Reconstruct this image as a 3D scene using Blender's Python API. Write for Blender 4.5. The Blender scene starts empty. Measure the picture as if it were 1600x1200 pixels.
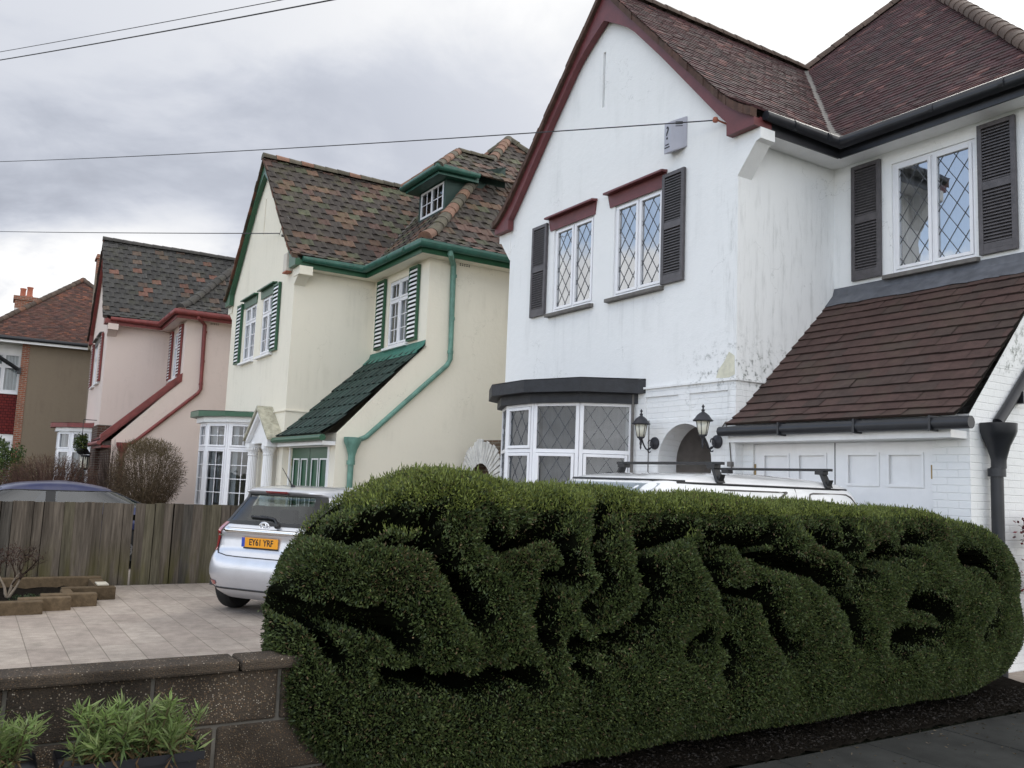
import bpy, bmesh, math, random
import numpy as np
from mathutils import Vector, Matrix

# ------------------------------------------------------------------ camera, sky, sun, exposure
sc = bpy.context.scene
COL = sc.collection
YAW, PITCH, ROLL = math.radians(31.843), math.radians(6.464), math.radians(2.287)
F_PX = 1352.17
CAM = Vector((0.0, 0.0, 1.66))
_f0 = Vector((-math.cos(YAW), math.sin(YAW), 0)); _r0 = Vector((math.sin(YAW), math.cos(YAW), 0)); _up = Vector((0, 0, 1))
FWD = _f0 * math.cos(PITCH) + _up * math.sin(PITCH)
_u0 = -_f0 * math.sin(PITCH) + _up * math.cos(PITCH)
RGT = _r0 * math.cos(ROLL) + _u0 * math.sin(ROLL)
UPV = -_r0 * math.sin(ROLL) + _u0 * math.cos(ROLL)
cam_d = bpy.data.cameras.new('camera'); cam = bpy.data.objects.new('camera', cam_d); COL.objects.link(cam)
cam_d.sensor_width = 36; cam_d.sensor_fit = 'HORIZONTAL'; cam_d.lens = 36 * F_PX / 1600
cam_d.clip_start = 0.05; cam_d.clip_end = 3000
mw = Matrix((RGT, UPV, -FWD)).transposed().to_4x4(); mw.translation = CAM
cam.matrix_world = mw
sc.camera = cam

SUN_AZ = math.radians(118); SUN_EL = math.radians(42)     # azimuth measured from +X towards +Y
sund = Vector((math.cos(SUN_AZ) * math.cos(SUN_EL), math.sin(SUN_AZ) * math.cos(SUN_EL), math.sin(SUN_EL)))
sl = bpy.data.lights.new('sun', 'SUN'); sl.energy = 0.9; sl.angle = math.radians(14); sl.color = (1.0, 0.95, 0.88)
so = bpy.data.objects.new('sun', sl); COL.objects.link(so)
so.rotation_euler = (-sund).to_track_quat('-Z', 'Y').to_euler(); so.location = sund * 200

sc.view_settings.view_transform = 'Standard'; sc.view_settings.look = 'None'
sc.view_settings.gamma = 1.0; sc.view_settings.exposure = 0.29; sc.view_settings.use_curve_mapping = False
sc.cycles.max_bounces = 8; sc.cycles.transparent_max_bounces = 24; sc.cycles.sample_clamp_indirect = 4.0
sc.cycles.use_denoising = True

class NT:
    """small helper to write node trees"""
    def __init__(s, tree): s.t = tree; s.n = tree.nodes; s.l = tree.links
    def new(s, kind, **kw):
        n = s.n.new(kind)
        for k, v in kw.items(): setattr(n, k, v)
        return n
    def link(s, a, b): s.l.new(a, b)
    def val(s, sock, v):
        if isinstance(v, bpy.types.NodeSocket): s.link(v, sock)
        else: sock.default_value = v
    def math(s, op, a, b=None, clamp=False):
        n = s.new('ShaderNodeMath', operation=op, use_clamp=clamp); s.val(n.inputs[0], a)
        if b is not None: s.val(n.inputs[1], b)
        return n.outputs[0]
    def vmath(s, op, a, b=None, out=0):
        n = s.new('ShaderNodeVectorMath', operation=op); s.val(n.inputs[0], a)
        if b is not None: s.val(n.inputs[1], b)
        return n.outputs[out]
    def mix(s, fac, a, b, mode='MIX'):
        n = s.new('ShaderNodeMix', data_type='RGBA', blend_type=mode)
        s.val(n.inputs[0], fac); s.val(n.inputs[6], a); s.val(n.inputs[7], b)
        return n.outputs[2]
    def ramp(s, x, lo, hi, a=0.0, b=1.0, smooth=True):
        n = s.new('ShaderNodeMapRange', interpolation_type='SMOOTHSTEP' if smooth else 'LINEAR')
        s.val(n.inputs[0], x); n.inputs[1].default_value = lo; n.inputs[2].default_value = hi
        n.inputs[3].default_value = a; n.inputs[4].default_value = b
        return n.outputs[0]
    def noise(s, vec, scale, detail=4, rough=0.55, out='Fac', dist=0.0):
        n = s.new('ShaderNodeTexNoise'); s.val(n.inputs['Vector'], vec)
        n.inputs['Scale'].default_value = scale; n.inputs['Detail'].default_value = detail
        n.inputs['Roughness'].default_value = rough; n.inputs['Distortion'].default_value = dist
        return n.outputs[out]
    def scale(s, vec, v3):
        n = s.new('ShaderNodeVectorMath', operation='MULTIPLY'); s.val(n.inputs[0], vec); n.inputs[1].default_value = v3
        return n.outputs[0]

def c4(c): return (c[0], c[1], c[2], 1.0)

world = bpy.data.worlds.new('World'); sc.world = world; world.use_nodes = True
W = NT(world.node_tree); W.n.clear()
tc = W.new('ShaderNodeTexCoord').outputs['Generated']
dirv = W.vmath('NORMALIZE', tc)
sep = W.new('ShaderNodeSeparateXYZ'); W.link(dirv, sep.inputs[0])
dx, dy, dz = sep.outputs
sky = W.new('ShaderNodeTexSky', sky_type='NISHITA'); sky.sun_disc = False
sky.sun_elevation = SUN_EL; sky.sun_rotation = math.pi / 2 - SUN_AZ
sky.air_density = 1.0; sky.dust_density = 1.0; sky.ozone_density = 1.5
# cloud layer seen in perspective on a plane overhead
den = W.math('ADD', W.math('MAXIMUM', dz, 0.0), 0.22)
cv = W.new('ShaderNodeCombineXYZ')
W.link(W.math('DIVIDE', dx, den), cv.inputs[0]); W.link(W.math('DIVIDE', dy, den), cv.inputs[1]); cv.inputs[2].default_value = 3.7
n1 = W.noise(cv.outputs[0], 1.15, 7, 0.55, dist=0.35)
n2 = W.noise(cv.outputs[0], 0.55, 3, 0.5)
sunf = W.math('MAXIMUM', W.vmath('DOT_PRODUCT', dirv, tuple(sund), out=1), 0.0)
glow = W.math('POWER', sunf, 6.0)
n3 = W.noise(cv.outputs[0], 3.1, 6, 0.6, dist=0.5)
shade = W.ramp(W.math('ADD', W.math('ADD', W.math('MULTIPLY', n1, 0.60), W.math('MULTIPLY', n2, 0.2)), W.math('MULTIPLY', n3, 0.2)), 0.40, 0.58)
lum = W.math('ADD', W.math('MULTIPLY', shade, 2.2), 3.7)             # cloud brightness before the 0.1 strength
lum = W.math('ADD', lum, W.math('MULTIPLY', glow, 6.0))
low = W.math('MULTIPLY', W.ramp(dz, 0.30, 0.17), W.ramp(n1, 0.38, 0.58))
lum = W.math('ADD', lum, W.math('MULTIPLY', low, 4.5))             # thinner, brighter cloud towards the horizon
back = W.ramp(W.math('MULTIPLY', dy, -1.0), 0.0, 0.7)               # lit sides of the clouds, opposite the sun
lum = W.math('ADD', lum, W.math('MULTIPLY', back, 9.0))
lum = W.math('ADD', lum, W.math('MULTIPLY', W.ramp(dx, -0.1, 0.8), 11.0))      # brighter open sky to the right
tint = W.mix(W.ramp(lum, 4.0, 9.0), c4((0.91, 0.97, 1.12)), c4((1.0, 1.0, 1.0)))
ccol = W.vmath('SCALE', tint); W.link(lum, ccol.node.inputs['Scale'])
# a gap of clear blue sky behind the photographer
edge = W.math('ADD', dz, W.math('MULTIPLY', W.math('SUBTRACT', n1, 0.5), 0.35))
clear = W.math('MULTIPLY', W.ramp(edge, 0.215, 0.26), W.ramp(W.math('MULTIPLY', dy, -1.0), 0.05, 0.3))
clear = W.math('MULTIPLY', clear, W.ramp(dz, 0.75, 0.55))
skyc = W.mix(clear, ccol, W.mix(0.30, W.vmath('SCALE', sky.outputs[0]), c4((12.0, 12.5, 13.0))))
for lk in list(W.l):
    if lk.from_node == sky: lk.to_node.inputs['Scale'].default_value = 2.7
bg = W.new('ShaderNodeBackground'); W.link(skyc, bg.inputs[0]); bg.inputs[1].default_value = 0.1
wo = W.new('ShaderNodeOutputWorld'); W.link(bg.outputs[0], wo.inputs[0])

# ------------------------------------------------------------------ materials
def mat_base(name):
    m = bpy.data.materials.new(name); m.use_nodes = True
    T = NT(m.node_tree); T.n.clear()
    b = T.new('ShaderNodeBsdfPrincipled'); o = T.new('ShaderNodeOutputMaterial'); T.link(b.outputs[0], o.inputs[0])
    T.b = b; T.o = o
    T.co = T.new('ShaderNodeTexCoord').outputs['Object']
    return m, T
def bumpn(T, h, strength, dist=0.01):
    n = T.new('ShaderNodeBump'); T.val(n.inputs['Height'], h); n.inputs['Strength'].default_value = strength; n.inputs['Distance'].default_value = dist
    T.link(n.outputs[0], T.b.inputs['Normal'])

def plain(name, col, rough=0.5, var=0.12, vs=6.0, bump=0.0, bs=60.0, metal=0.0, spec=0.5, coat=0.0, dirt=0.0):
    m, T = mat_base(name)
    n = T.noise(T.co, vs, 5)
    k = T.ramp(n, 0.25, 0.75, 1 - var, 1 + var, False)
    col_s = T.vmath('SCALE', c4(col)[:3]); T.link(k, col_s.node.inputs['Scale'])
    if dirt:
        d = T.ramp(T.noise(T.scale(T.co, (9, 9, 1.2)), 1.0, 6, 0.65), 0.5, 0.8, 0, dirt)
        col_s = T.mix(d, col_s, c4((col[0] * .35 + .01, col[1] * .33 + .01, col[2] * .3 + .008)))
    T.link(col_s, T.b.inputs['Base Color'])
    T.b.inputs['Roughness'].default_value = rough; T.b.inputs['Metallic'].default_value = metal
    T.b.inputs['Specular IOR Level'].default_value = spec; T.b.inputs['Coat Weight'].default_value = coat
    T.b.inputs['Coat Roughness'].default_value = 0.05
    if bump: bumpn(T, T.noise(T.co, bs, 4), bump)
    return m

def render_wall(name, col, stain=(0.16, 0.17, 0.15), amount=0.35, brick_below=None, mould=0.0, rough_bump=0.5, drips=()):
    """painted roughcast; painted brickwork below a given height; streaks and mould"""
    m, T = mat_base(name)
    s = T.new('ShaderNodeSeparateXYZ'); T.link(T.co, s.inputs[0])
    big = T.noise(T.co, 0.9, 5, 0.6)
    st = T.noise(T.scale(T.co, (5, 5, 0.55)), 1.0, 6, 0.65)
    fine = T.noise(T.co, 14, 6, 0.7)
    a = T.math('MULTIPLY', T.ramp(big, 0.42, 0.72), T.ramp(st, 0.42, 0.72))
    a = T.math('ADD', T.math('MULTIPLY', a, 0.8), T.math('MULTIPLY', T.ramp(fine, 0.55, 0.8), 0.25))
    a = T.math('MULTIPLY', a, amount)
    vo = T.new('ShaderNodeTexVoronoi', feature='DISTANCE_TO_EDGE'); T.link(T.vmath('ADD', T.co, T.vmath('SCALE', T.noise(T.co, 2.5, 4, 0.6, out='Color'))), vo.inputs['Vector']); vo.inputs['Scale'].default_value = 0.75
    crack = T.math('MULTIPLY', T.ramp(vo.outputs['Distance'], 0.006, 0.0), T.ramp(T.noise(T.co, 0.8, 3), 0.50, 0.60))
    a = T.math('ADD', a, T.math('MULTIPLY', crack, 0.30))
    for (x0, x1, zt, L_) in drips:
        ctr = T.math('ABSOLUTE', T.math('SUBTRACT', s.outputs[0], (x0 + x1) / 2))
        m_ = T.math('MULTIPLY', T.ramp(ctr, (x1 - x0) / 2 + .04, (x1 - x0) / 2 - .08), T.math('MULTIPLY', T.ramp(s.outputs[2], zt - L_, zt), T.ramp(s.outputs[2], zt + .02, zt)))
        a = T.math('ADD', a, T.math('MULTIPLY', T.math('MULTIPLY', m_, T.ramp(T.noise(T.scale(T.co, (6, 6, .35)), 1.0, 6, .7), 0.48, 0.75)), 0.26))
    if mould:
        hz = T.math('MULTIPLY', T.ramp(s.outputs[2], 3.85, 3.1), T.ramp(s.outputs[2], 2.9, 3.05))
        near = T.ramp(s.outputs[0], -1.4, -0.02)
        mo = T.ramp(T.noise(T.co, 9, 8, 0.75), 0.50, 0.66)
        corner = T.math('MULTIPLY', T.ramp(T.math('ABSOLUTE', T.math('ADD', s.outputs[0], 0.12)), 0.32, 0.0), T.ramp(T.noise(T.scale(T.co, (10, 10, 1.5)), 1.0, 7, 0.7), 0.48, 0.72))
        corner = T.math('MULTIPLY', corner, T.ramp(s.outputs[2], 5.9, 5.2))
        a = T.math('ADD', a, T.math('MULTIPLY', T.math('MULTIPLY', T.math('MULTIPLY', hz, near), mo), mould))
        a = T.math('ADD', a, T.math('MULTIPLY', corner, mould * 0.35))
    a = T.math('MINIMUM', a, 0.9)
    c = T.mix(a, c4(col), c4(stain))
    T.link(c, T.b.inputs['Base Color'])
    T.b.inputs['Roughness'].default_value = 0.85; T.b.inputs['Specular IOR Level'].default_value = 0.25
    h = T.math('ADD', T.math('MULTIPLY', T.noise(T.co, 55, 5, 0.65), 0.5), T.math('MULTIPLY', T.noise(T.co, 9, 3), 0.9))
    if brick_below is not None:
        cb = T.new('ShaderNodeCombineXYZ'); T.link(T.math('ADD', s.outputs[0], s.outputs[1]), cb.inputs[0]); T.link(s.outputs[2], cb.inputs[1])
        br = T.new('ShaderNodeTexBrick'); T.link(cb.outputs[0], br.inputs[0])
        br.inputs['Scale'].default_value = 1.0; br.inputs['Brick Width'].default_value = 0.225; br.inputs['Row Height'].default_value = 0.075
        br.inputs['Mortar Size'].default_value = 0.006; br.inputs['Mortar Smooth'].default_value = 0.6
        low = T.ramp(s.outputs[2], brick_below, brick_below - 0.01)
        h2 = T.math('ADD', T.math('MULTIPLY', br.outputs['Fac'], -0.75), T.math('MULTIPLY', T.noise(T.co, 40, 4), 0.5))
        mx = T.new('ShaderNodeMix', data_type='FLOAT'); T.link(low, mx.inputs[0]); T.link(h, mx.inputs[2]); T.link(h2, mx.inputs[3])
        h = mx.outputs[0]
    bumpn(T, h, rough_bump, 0.008)
    return m

def attr_mat(name, rough=0.85, spec=0.3, var=0.25, vs=9.0, bump=0.3, bs=50.0, moss=None, mossamt=0.0, transl=0.0):
    """colour from the per-piece 'col' attribute (each tile, plank or leaf has its own colour)"""
    m, T = mat_base(name)
    at = T.new('ShaderNodeAttribute', attribute_name='col')
    k = T.ramp(T.noise(T.co, vs, 6, 0.65), 0.25, 0.75, 1 - var, 1 + var, False)
    c = T.vmath('SCALE', at.outputs['Color']); T.link(k, c.node.inputs['Scale'])
    if moss:
        mk = T.math('MULTIPLY', T.ramp(T.noise(T.co, 2.2, 7, 0.7), 0.48, 0.68), mossamt)
        c = T.mix(mk, c, c4(moss))
    T.link(c, T.b.inputs['Base Color'])
    T.b.inputs['Roughness'].default_value = rough; T.b.inputs['Specular IOR Level'].default_value = spec
    if bump: bumpn(T, T.noise(T.co, bs, 4), bump)
    if transl:
        tr = T.new('ShaderNodeBsdfTranslucent'); T.link(c, tr.inputs[0])
        mx = T.new('ShaderNodeMixShader'); mx.inputs[0].default_value = transl
        T.link(T.b.outputs[0], mx.inputs[1]); T.link(tr.outputs[0], mx.inputs[2]); T.link(mx.outputs[0], T.o.inputs[0])
    return m

def plank_mat(name):
    m, T = mat_base(name)
    at = T.new('ShaderNodeAttribute', attribute_name='col'); s_ = T.new('ShaderNodeSeparateXYZ'); T.link(T.co, s_.inputs[0])
    gr = T.noise(T.scale(T.co, (40, 40, 2.2)), 1.0, 6, 0.7); st = T.noise(T.scale(T.co, (9, 9, .7)), 1.0, 5, 0.6)
    k = T.math('MULTIPLY', T.ramp(gr, 0.3, 0.7, 0.55, 1.4, False), T.ramp(st, 0.3, 0.7, 0.6, 1.35, False))
    c = T.vmath('SCALE', at.outputs['Color']); T.link(k, c.node.inputs['Scale'])
    ms = T.math('MULTIPLY', T.ramp(s_.outputs[2], 0.75, 0.05), T.ramp(T.noise(T.scale(T.co, (6, 6, 1.2)), 1.0, 5), 0.42, 0.62))
    c = T.mix(T.math('MULTIPLY', ms, .55), c, c4((.085, .078, .022)))
    T.link(c, T.b.inputs['Base Color']); T.b.inputs['Roughness'].default_value = 0.95; T.b.inputs['Specular IOR Level'].default_value = 0.1
    bumpn(T, gr, 0.5, 0.004)
    return m

def glass_mat(name, ior=1.75, tintc=(0.8, 0.85, 0.88), wob=0.02):
    m, T = mat_base(name)
    T.n.remove(T.b)
    fr = T.new('ShaderNodeFresnel'); fr.inputs[0].default_value = ior
    gl = T.new('ShaderNodeBsdfGlossy'); gl.inputs['Roughness'].default_value = 0.01; gl.inputs[0].default_value = (0.95, 0.97, 1, 1)
    tr = T.new('ShaderNodeBsdfTransparent'); tr.inputs[0].default_value = c4(tintc)
    if wob:
        bp = T.new('ShaderNodeBump'); T.link(T.noise(T.co, 2.5, 2), bp.inputs['Height']); bp.inputs['Strength'].default_value = wob; bp.inputs['Distance'].default_value = 0.1
        T.link(bp.outputs[0], gl.inputs['Normal'])
    mx = T.new('ShaderNodeMixShader'); T.link(fr.outputs[0], mx.inputs[0]); T.link(tr.outputs[0], mx.inputs[1]); T.link(gl.outputs[0], mx.inputs[2])
    T.link(mx.outputs[0], T.o.inputs[0])
    return m

def brick_mat(name, c1, c2, mortar, w=0.225, h=0.075, axis='xz', ms=0.012, bump=0.6, offset=0.5, rough=0.9, stains=False):
    m, T = mat_base(name)
    s = T.new('ShaderNodeSeparateXYZ'); T.link(T.co, s.inputs[0])
    cb = T.new('ShaderNodeCombineXYZ')
    if axis == 'xz': T.link(T.math('ADD', s.outputs[0], s.outputs[1]), cb.inputs[0]); T.link(s.outputs[2], cb.inputs[1])
    else: T.link(s.outputs[0], cb.inputs[0]); T.link(s.outputs[1], cb.inputs[1])
    br = T.new('ShaderNodeTexBrick'); T.link(cb.outputs[0], br.inputs[0]); br.offset = offset
    br.inputs['Scale'].default_value = 1.0; br.inputs['Brick Width'].default_value = w; br.inputs['Row Height'].default_value = h
    br.inputs['Mortar Size'].default_value = ms; br.inputs['Mortar Smooth'].default_value = 0.2
    br.inputs['Color1'].default_value = c4(c1); br.inputs['Color2'].default_value = c4(c2); br.inputs['Mortar'].default_value = c4(mortar)
    k = T.ramp(T.noise(T.co, 7, 6, 0.65), 0.25, 0.75, 0.75, 1.2, False)
    c = T.vmath('SCALE', br.outputs['Color']); T.link(k, c.node.inputs['Scale'])
    if stains:
        gr = T.ramp(T.noise(T.co, 130, 3, 0.7), 0.3, 0.7, 0.72, 1.2, False); bl = T.ramp(T.noise(T.co, 1.1, 6, 0.65), 0.3, 0.7, 0.78, 1.12, False)
        c2 = T.vmath('SCALE', c); T.link(T.math('MULTIPLY', gr, bl), c2.node.inputs['Scale']); c = c2
        c = T.mix(T.math('MULTIPLY', T.ramp(T.noise(T.co, 2.3, 7, 0.7), 0.56, 0.72), 0.35), c, c4((0.15, 0.14, 0.11)))
    T.link(c, T.b.inputs['Base Color']); T.b.inputs['Roughness'].default_value = rough; T.b.inputs['Specular IOR Level'].default_value = 0.25
    bumpn(T, T.math('ADD', T.math('MULTIPLY', br.outputs['Fac'], -1.0), T.math('MULTIPLY', T.noise(T.co, 60, 4), 0.4)), bump, 0.006)
    return m

def aggregate_mat(name):
    """exposed aggregate concrete: small pebbles of mixed colour in grey cement"""
    m, T = mat_base(name)
    v = T.new('ShaderNodeTexVoronoi'); T.link(T.co, v.inputs['Vector']); v.inputs['Scale'].default_value = 140
    sepc = T.new('ShaderNodeSeparateColor'); T.link(v.outputs['Color'], sepc.inputs[0])
    r = T.new('ShaderNodeValToRGB'); T.link(sepc.outputs[0], r.inputs[0])
    e = r.color_ramp.elements
    e[0].position = 0; e[0].color = c4((0.045, 0.038, 0.03)); e[1].position = 1; e[1].color = c4((0.62, 0.55, 0.45))
    for p, c in ((0.45, (0.075, 0.06, 0.045)), (0.72, (0.12, 0.085, 0.055)), (0.84, (0.20, 0.125, 0.07)), (0.94, (0.36, 0.29, 0.21))):
        k = e.new(p); k.color = c4(c)
    cem = T.ramp(v.outputs['Distance'], 0.30, 0.52)
    c = T.mix(cem, r.outputs[0], c4((0.075, 0.058, 0.044)))
    d = T.ramp(T.noise(T.co, 3.0, 6, 0.65), 0.35, 0.7, 0.42, 0.95)
    c2 = T.vmath('SCALE', c); T.link(d, c2.node.inputs['Scale'])
    T.link(c2, T.b.inputs['Base Color']); T.b.inputs['Roughness'].default_value = 0.9; T.b.inputs['Specular IOR Level'].default_value = 0.25
    bumpn(T, T.math('SUBTRACT', 1.0, v.outputs['Distance']), 0.6, 0.006)
    return m

def car_paint(name, col, metal=0.6, rough=0.32, coat=1.0):
    m, T = mat_base(name)
    fl = T.noise(T.co, 900, 1)
    k = T.ramp(fl, 0.3, 0.7, 0.9, 1.1, False)
    c = T.vmath('SCALE', col); T.link(k, c.node.inputs['Scale'])
    d = T.ramp(T.noise(T.co, 3.5, 6, 0.6), 0.4, 0.75, 0, 0.12)
    c = T.mix(d, c, c4((0.2, 0.19, 0.17)))
    T.link(c, T.b.inputs['Base Color'])
    T.b.inputs['Metallic'].default_value = metal; T.b.inputs['Roughness'].default_value = rough
    T.b.inputs['Coat Weight'].default_value = coat; T.b.inputs['Coat Roughness'].default_value = 0.06
    return m

MT = {}
MT['white_wall'] = render_wall('painted_white_render', (0.80, 0.805, 0.80), amount=0.22, brick_below=3.04, mould=1.1, rough_bump=0.75, drips=((-4.25, -3.0, 4.42, .95), (-2.63, -1.35, 4.42, .95), (-5.0, -2.0, 2.86, .01)))
MT['cream_wall'] = render_wall('painted_cream_render', (0.79, 0.74, 0.62), stain=(0.34, 0.31, 0.22), amount=0.30, rough_bump=0.7, drips=((-4.25, -3.0, 4.42, .9), (-2.63, -1.35, 4.42, .9)))
MT['pink_wall'] = render_wall('painted_pink_render', (0.66, 0.555, 0.50), stain=(0.36, 0.29, 0.25), amount=0.30, rough_bump=0.7, drips=((-4.25, -3.0, 4.42, .9), (-2.63, -1.35, 4.42, .9)))
MT['pebbledash'] = render_wall('brown_pebbledash', (0.205, 0.165, 0.12), stain=(0.12, 0.09, 0.07), amount=0.5, rough_bump=1.0)
MT['trim_white'] = plain('white_gloss_paint', (0.80, 0.80, 0.80), 0.35, 0.04, dirt=0.12)
MT['upvc'] = plain('white_upvc', (0.78, 0.78, 0.80), 0.3, 0.03, dirt=0.08)
MT['maroon'] = plain('maroon_paint', (0.125, 0.028, 0.030), 0.5, 0.2, dirt=0.35, bump=0.15)
MT['redpaint'] = plain('dark_red_paint', (0.18, 0.036, 0.032), 0.55, 0.3, dirt=0.55, bump=0.1)
MT['greenpaint'] = plain('green_paint', (0.018, 0.085, 0.040), 0.4, 0.15, dirt=0.25)
MT['palegreen'] = plain('faded_green_paint', (0.12, 0.25, 0.20), 0.55, 0.3, dirt=0.65)
MT['darkgreen'] = plain('dark_green_cheek', (0.025, 0.055, 0.045), 0.6, 0.2)
MT['tealgutter'] = plain('teal_green_gutter_paint', (0.022, 0.092, 0.066), 0.4, 0.3, dirt=0.6)
MT['black'] = plain('black_gloss_paint', (0.013, 0.014, 0.018), 0.4, 0.3, dirt=0.2)
MT['blacktrim'] = plain('black_plastic', (0.012, 0.012, 0.013), 0.5, 0.2)
MT['felt'] = plain('black_bitumen_felt', (0.016, 0.017, 0.021), 0.6, 0.5, 8, bump=0.5, bs=18)
MT['shutter1'] = plain('weathered_dark_shutter_paint', (0.075, 0.068, 0.072), 0.5, 0.3, 12, bump=0.15, dirt=0.2)
MT['lead'] = plain('grey_lead', (0.10, 0.105, 0.12), 0.55, 0.35, 7, bump=0.4, bs=14)
MT['teallead'] = plain('teal_painted_lead', (0.035, 0.16, 0.12), 0.6, 0.3, 7, bump=0.4, bs=14)
MT['stone_sill'] = plain('grey_brown_sill', (0.13, 0.12, 0.11), 0.7, 0.3, 9)
MT['leadline'] = plain('lead_came', (0.075, 0.08, 0.09), 0.5, 0.2)
MT['glass'] = glass_mat('window_glass', 4.3, (0.62, 0.66, 0.68), 0.02)
MT['glass2'] = glass_mat('window_glass_plain', 1.6, (0.7, 0.74, 0.76), 0.02)
MT['carglass'] = glass_mat('car_glass', 1.55, (0.50, 0.56, 0.55), 0)
MT['carglass2'] = glass_mat('reflective_car_glass', 2.0, (0.35, 0.40, 0.41), 0)
MT['curtain'] = plain('net_curtain', (0.62, 0.62, 0.62), 0.95, 0.1)
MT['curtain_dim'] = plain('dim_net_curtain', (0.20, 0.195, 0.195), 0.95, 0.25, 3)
MT['darkroom'] = plain('dark_interior', (0.06, 0.055, 0.05), 0.9, 0.2)
MT['curtain_red'] = plain('maroon_curtain', (0.16, 0.06, 0.06), 0.95, 0.2)
MT['tile1'] = attr_mat('small_plain_clay_tiles', 0.8, 0.35, 0.35, 14, 0.4, 60, (0.115, 0.095, 0.075), 0.30)
MT['tile1b'] = attr_mat('brown_concrete_tiles', 0.8, 0.3, 0.28, 12, 0.5, 70, (0.09, 0.075, 0.05), 0.25)
MT['tile2'] = attr_mat('large_roll_tiles', 0.8, 0.3, 0.35, 10, 0.5, 50, (0.11, 0.105, 0.05), 0.40)
MT['tile3'] = attr_mat('dark_large_roll_tiles', 0.8, 0.3, 0.35, 10, 0.5, 50, (0.08, 0.08, 0.045), 0.3)
MT['tile4'] = attr_mat('small_red_clay_tiles', 0.85, 0.25, 0.3, 10, 0.4, 60, (0.08, 0.07, 0.05), 0.3)
MT['tilegreen'] = attr_mat('green_painted_tiles', 0.7, 0.3, 0.3, 10, 0.4, 50)
MT['brick'] = brick_mat('orange_red_brick', (0.30, 0.10, 0.055), (0.22, 0.075, 0.045), (0.28, 0.24, 0.19))
MT['brickdark'] = brick_mat('dark_brown_brick', (0.085, 0.04, 0.028), (0.055, 0.028, 0.022), (0.13, 0.11, 0.09))
MT['brickgarden'] = brick_mat('mossy_brick', (0.12, 0.075, 0.05), (0.09, 0.06, 0.04), (0.16, 0.14, 0.11))
MT['tilehung'] = brick_mat('red_hung_tiles', (0.16, 0.025, 0.022), (0.12, 0.02, 0.02), (0.05, 0.01, 0.01), 0.165, 0.11)
MT['slabs'] = brick_mat('pale_paving_slabs', (0.41, 0.355, 0.305), (0.345, 0.29, 0.25), (0.235, 0.20, 0.165), 0.6, 0.3, 'xy', 0.0045, 0.5, 0.0, stains=True)
MT['aggregate'] = aggregate_mat('exposed_aggregate_concrete')
MT['concrete'] = plain('grey_concrete_paving', (0.040, 0.041, 0.039), 0.9, 0.4, 3, bump=0.4, bs=120, dirt=0.2, spec=0.15)
MT['soil'] = plain('dark_soil', (0.011, 0.009, 0.007), 1.0, 0.5, 30, bump=1.0, bs=70, spec=0.05)
MT['grass'] = plain('rough_ground', (0.06, 0.07, 0.035), 0.95, 0.4, 2, bump=0.5, bs=40)
MT['fence'] = plank_mat('weathered_boards')
MT['sleeper'] = attr_mat('weathered_sleeper_wood', 0.9, 0.15, 0.4, 14, 0.6, 40)
MT['leaf'] = attr_mat('conifer_leaf', 0.55, 0.3, 0.15, 30, 0, 1, transl=0.18)
MT['leafsoft'] = attr_mat('soft_leaf', 0.55, 0.35, 0.15, 30, 0, 1, transl=0.3)
MT['twig'] = attr_mat('twig_bark', 0.9, 0.15, 0.2, 30, 0, 1)
MT['hedgecore'] = plain('hedge_shaded_core', (0.006, 0.007, 0.004), 1.0, 0.4, 20, spec=0.0)  # near-black colour stands in for the shade inside the hedge
MT['silver'] = car_paint('silver_car_paint', (0.62, 0.63, 0.67), 0.55, 0.35)
MT['blue'] = car_paint('blue_car_paint', (0.016, 0.022, 0.085), 0.3, 0.4, 0.45)
MT['van'] = car_paint('white_van_paint', (0.80, 0.80, 0.80), 0.0, 0.35)
MT['chrome'] = plain('chrome', (0.75, 0.75, 0.76), 0.12, 0.02, metal=1.0)
MT['tyre'] = plain('tyre_rubber', (0.012, 0.012, 0.012), 0.8, 0.3, 20)
MT['rim'] = plain('alloy_wheel', (0.45, 0.45, 0.46), 0.35, 0.1, metal=0.8)
MT['redlens'] = plain('red_lens', (0.28, 0.008, 0.014), 0.15, 0.08, coat=1.0)
MT['smokelens'] = plain('clear_lens', (0.22, 0.20, 0.24), 0.12, 0.1, coat=1.0)
MT['plate'] = plain('yellow_plate', (0.80, 0.33, 0.012), 0.35, 0.02)
MT['plateblue'] = plain('blue_plate_band', (0.02, 0.06, 0.40), 0.35, 0.02)
MT['ink'] = plain('black_ink', (0.01, 0.01, 0.01), 0.5, 0.0)
MT['seat'] = plain('dark_seat_cloth', (0.03, 0.03, 0.034), 0.9, 0.2)
MT['lampmetal'] = plain('grey_lamp_metal', (0.035, 0.035, 0.042), 0.45, 0.25, metal=0.3)
MT['lampglass'] = plain('frosted_lamp_glass', (0.62, 0.60, 0.50), 0.2, 0.1)
MT['alarm'] = plain('grey_alarm_plastic', (0.38, 0.38, 0.43), 0.4, 0.06, dirt=0.15)
MT['alarmold'] = plain('weathered_cream_box', (0.55, 0.50, 0.42), 0.5, 0.1, dirt=0.5)
MT['terracotta'] = plain('terracotta', (0.36, 0.12, 0.07), 0.8, 0.2)
MT['mossstone'] = plain('mossy_pale_stone', (0.42, 0.40, 0.31), 0.9, 0.35, 8, bump=0.5, dirt=0.8)
MT['cable'] = plain('grey_cable', (0.03, 0.03, 0.035), 0.6, 0.1)
MT['planter'] = plain('black_planter_plastic', (0.010, 0.010, 0.014), 0.45, 0.2)
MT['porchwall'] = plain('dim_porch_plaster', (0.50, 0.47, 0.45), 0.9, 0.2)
MT['brass'] = plain('tarnished_brass', (0.30, 0.21, 0.09), 0.5, 0.3, metal=0.6)
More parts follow.
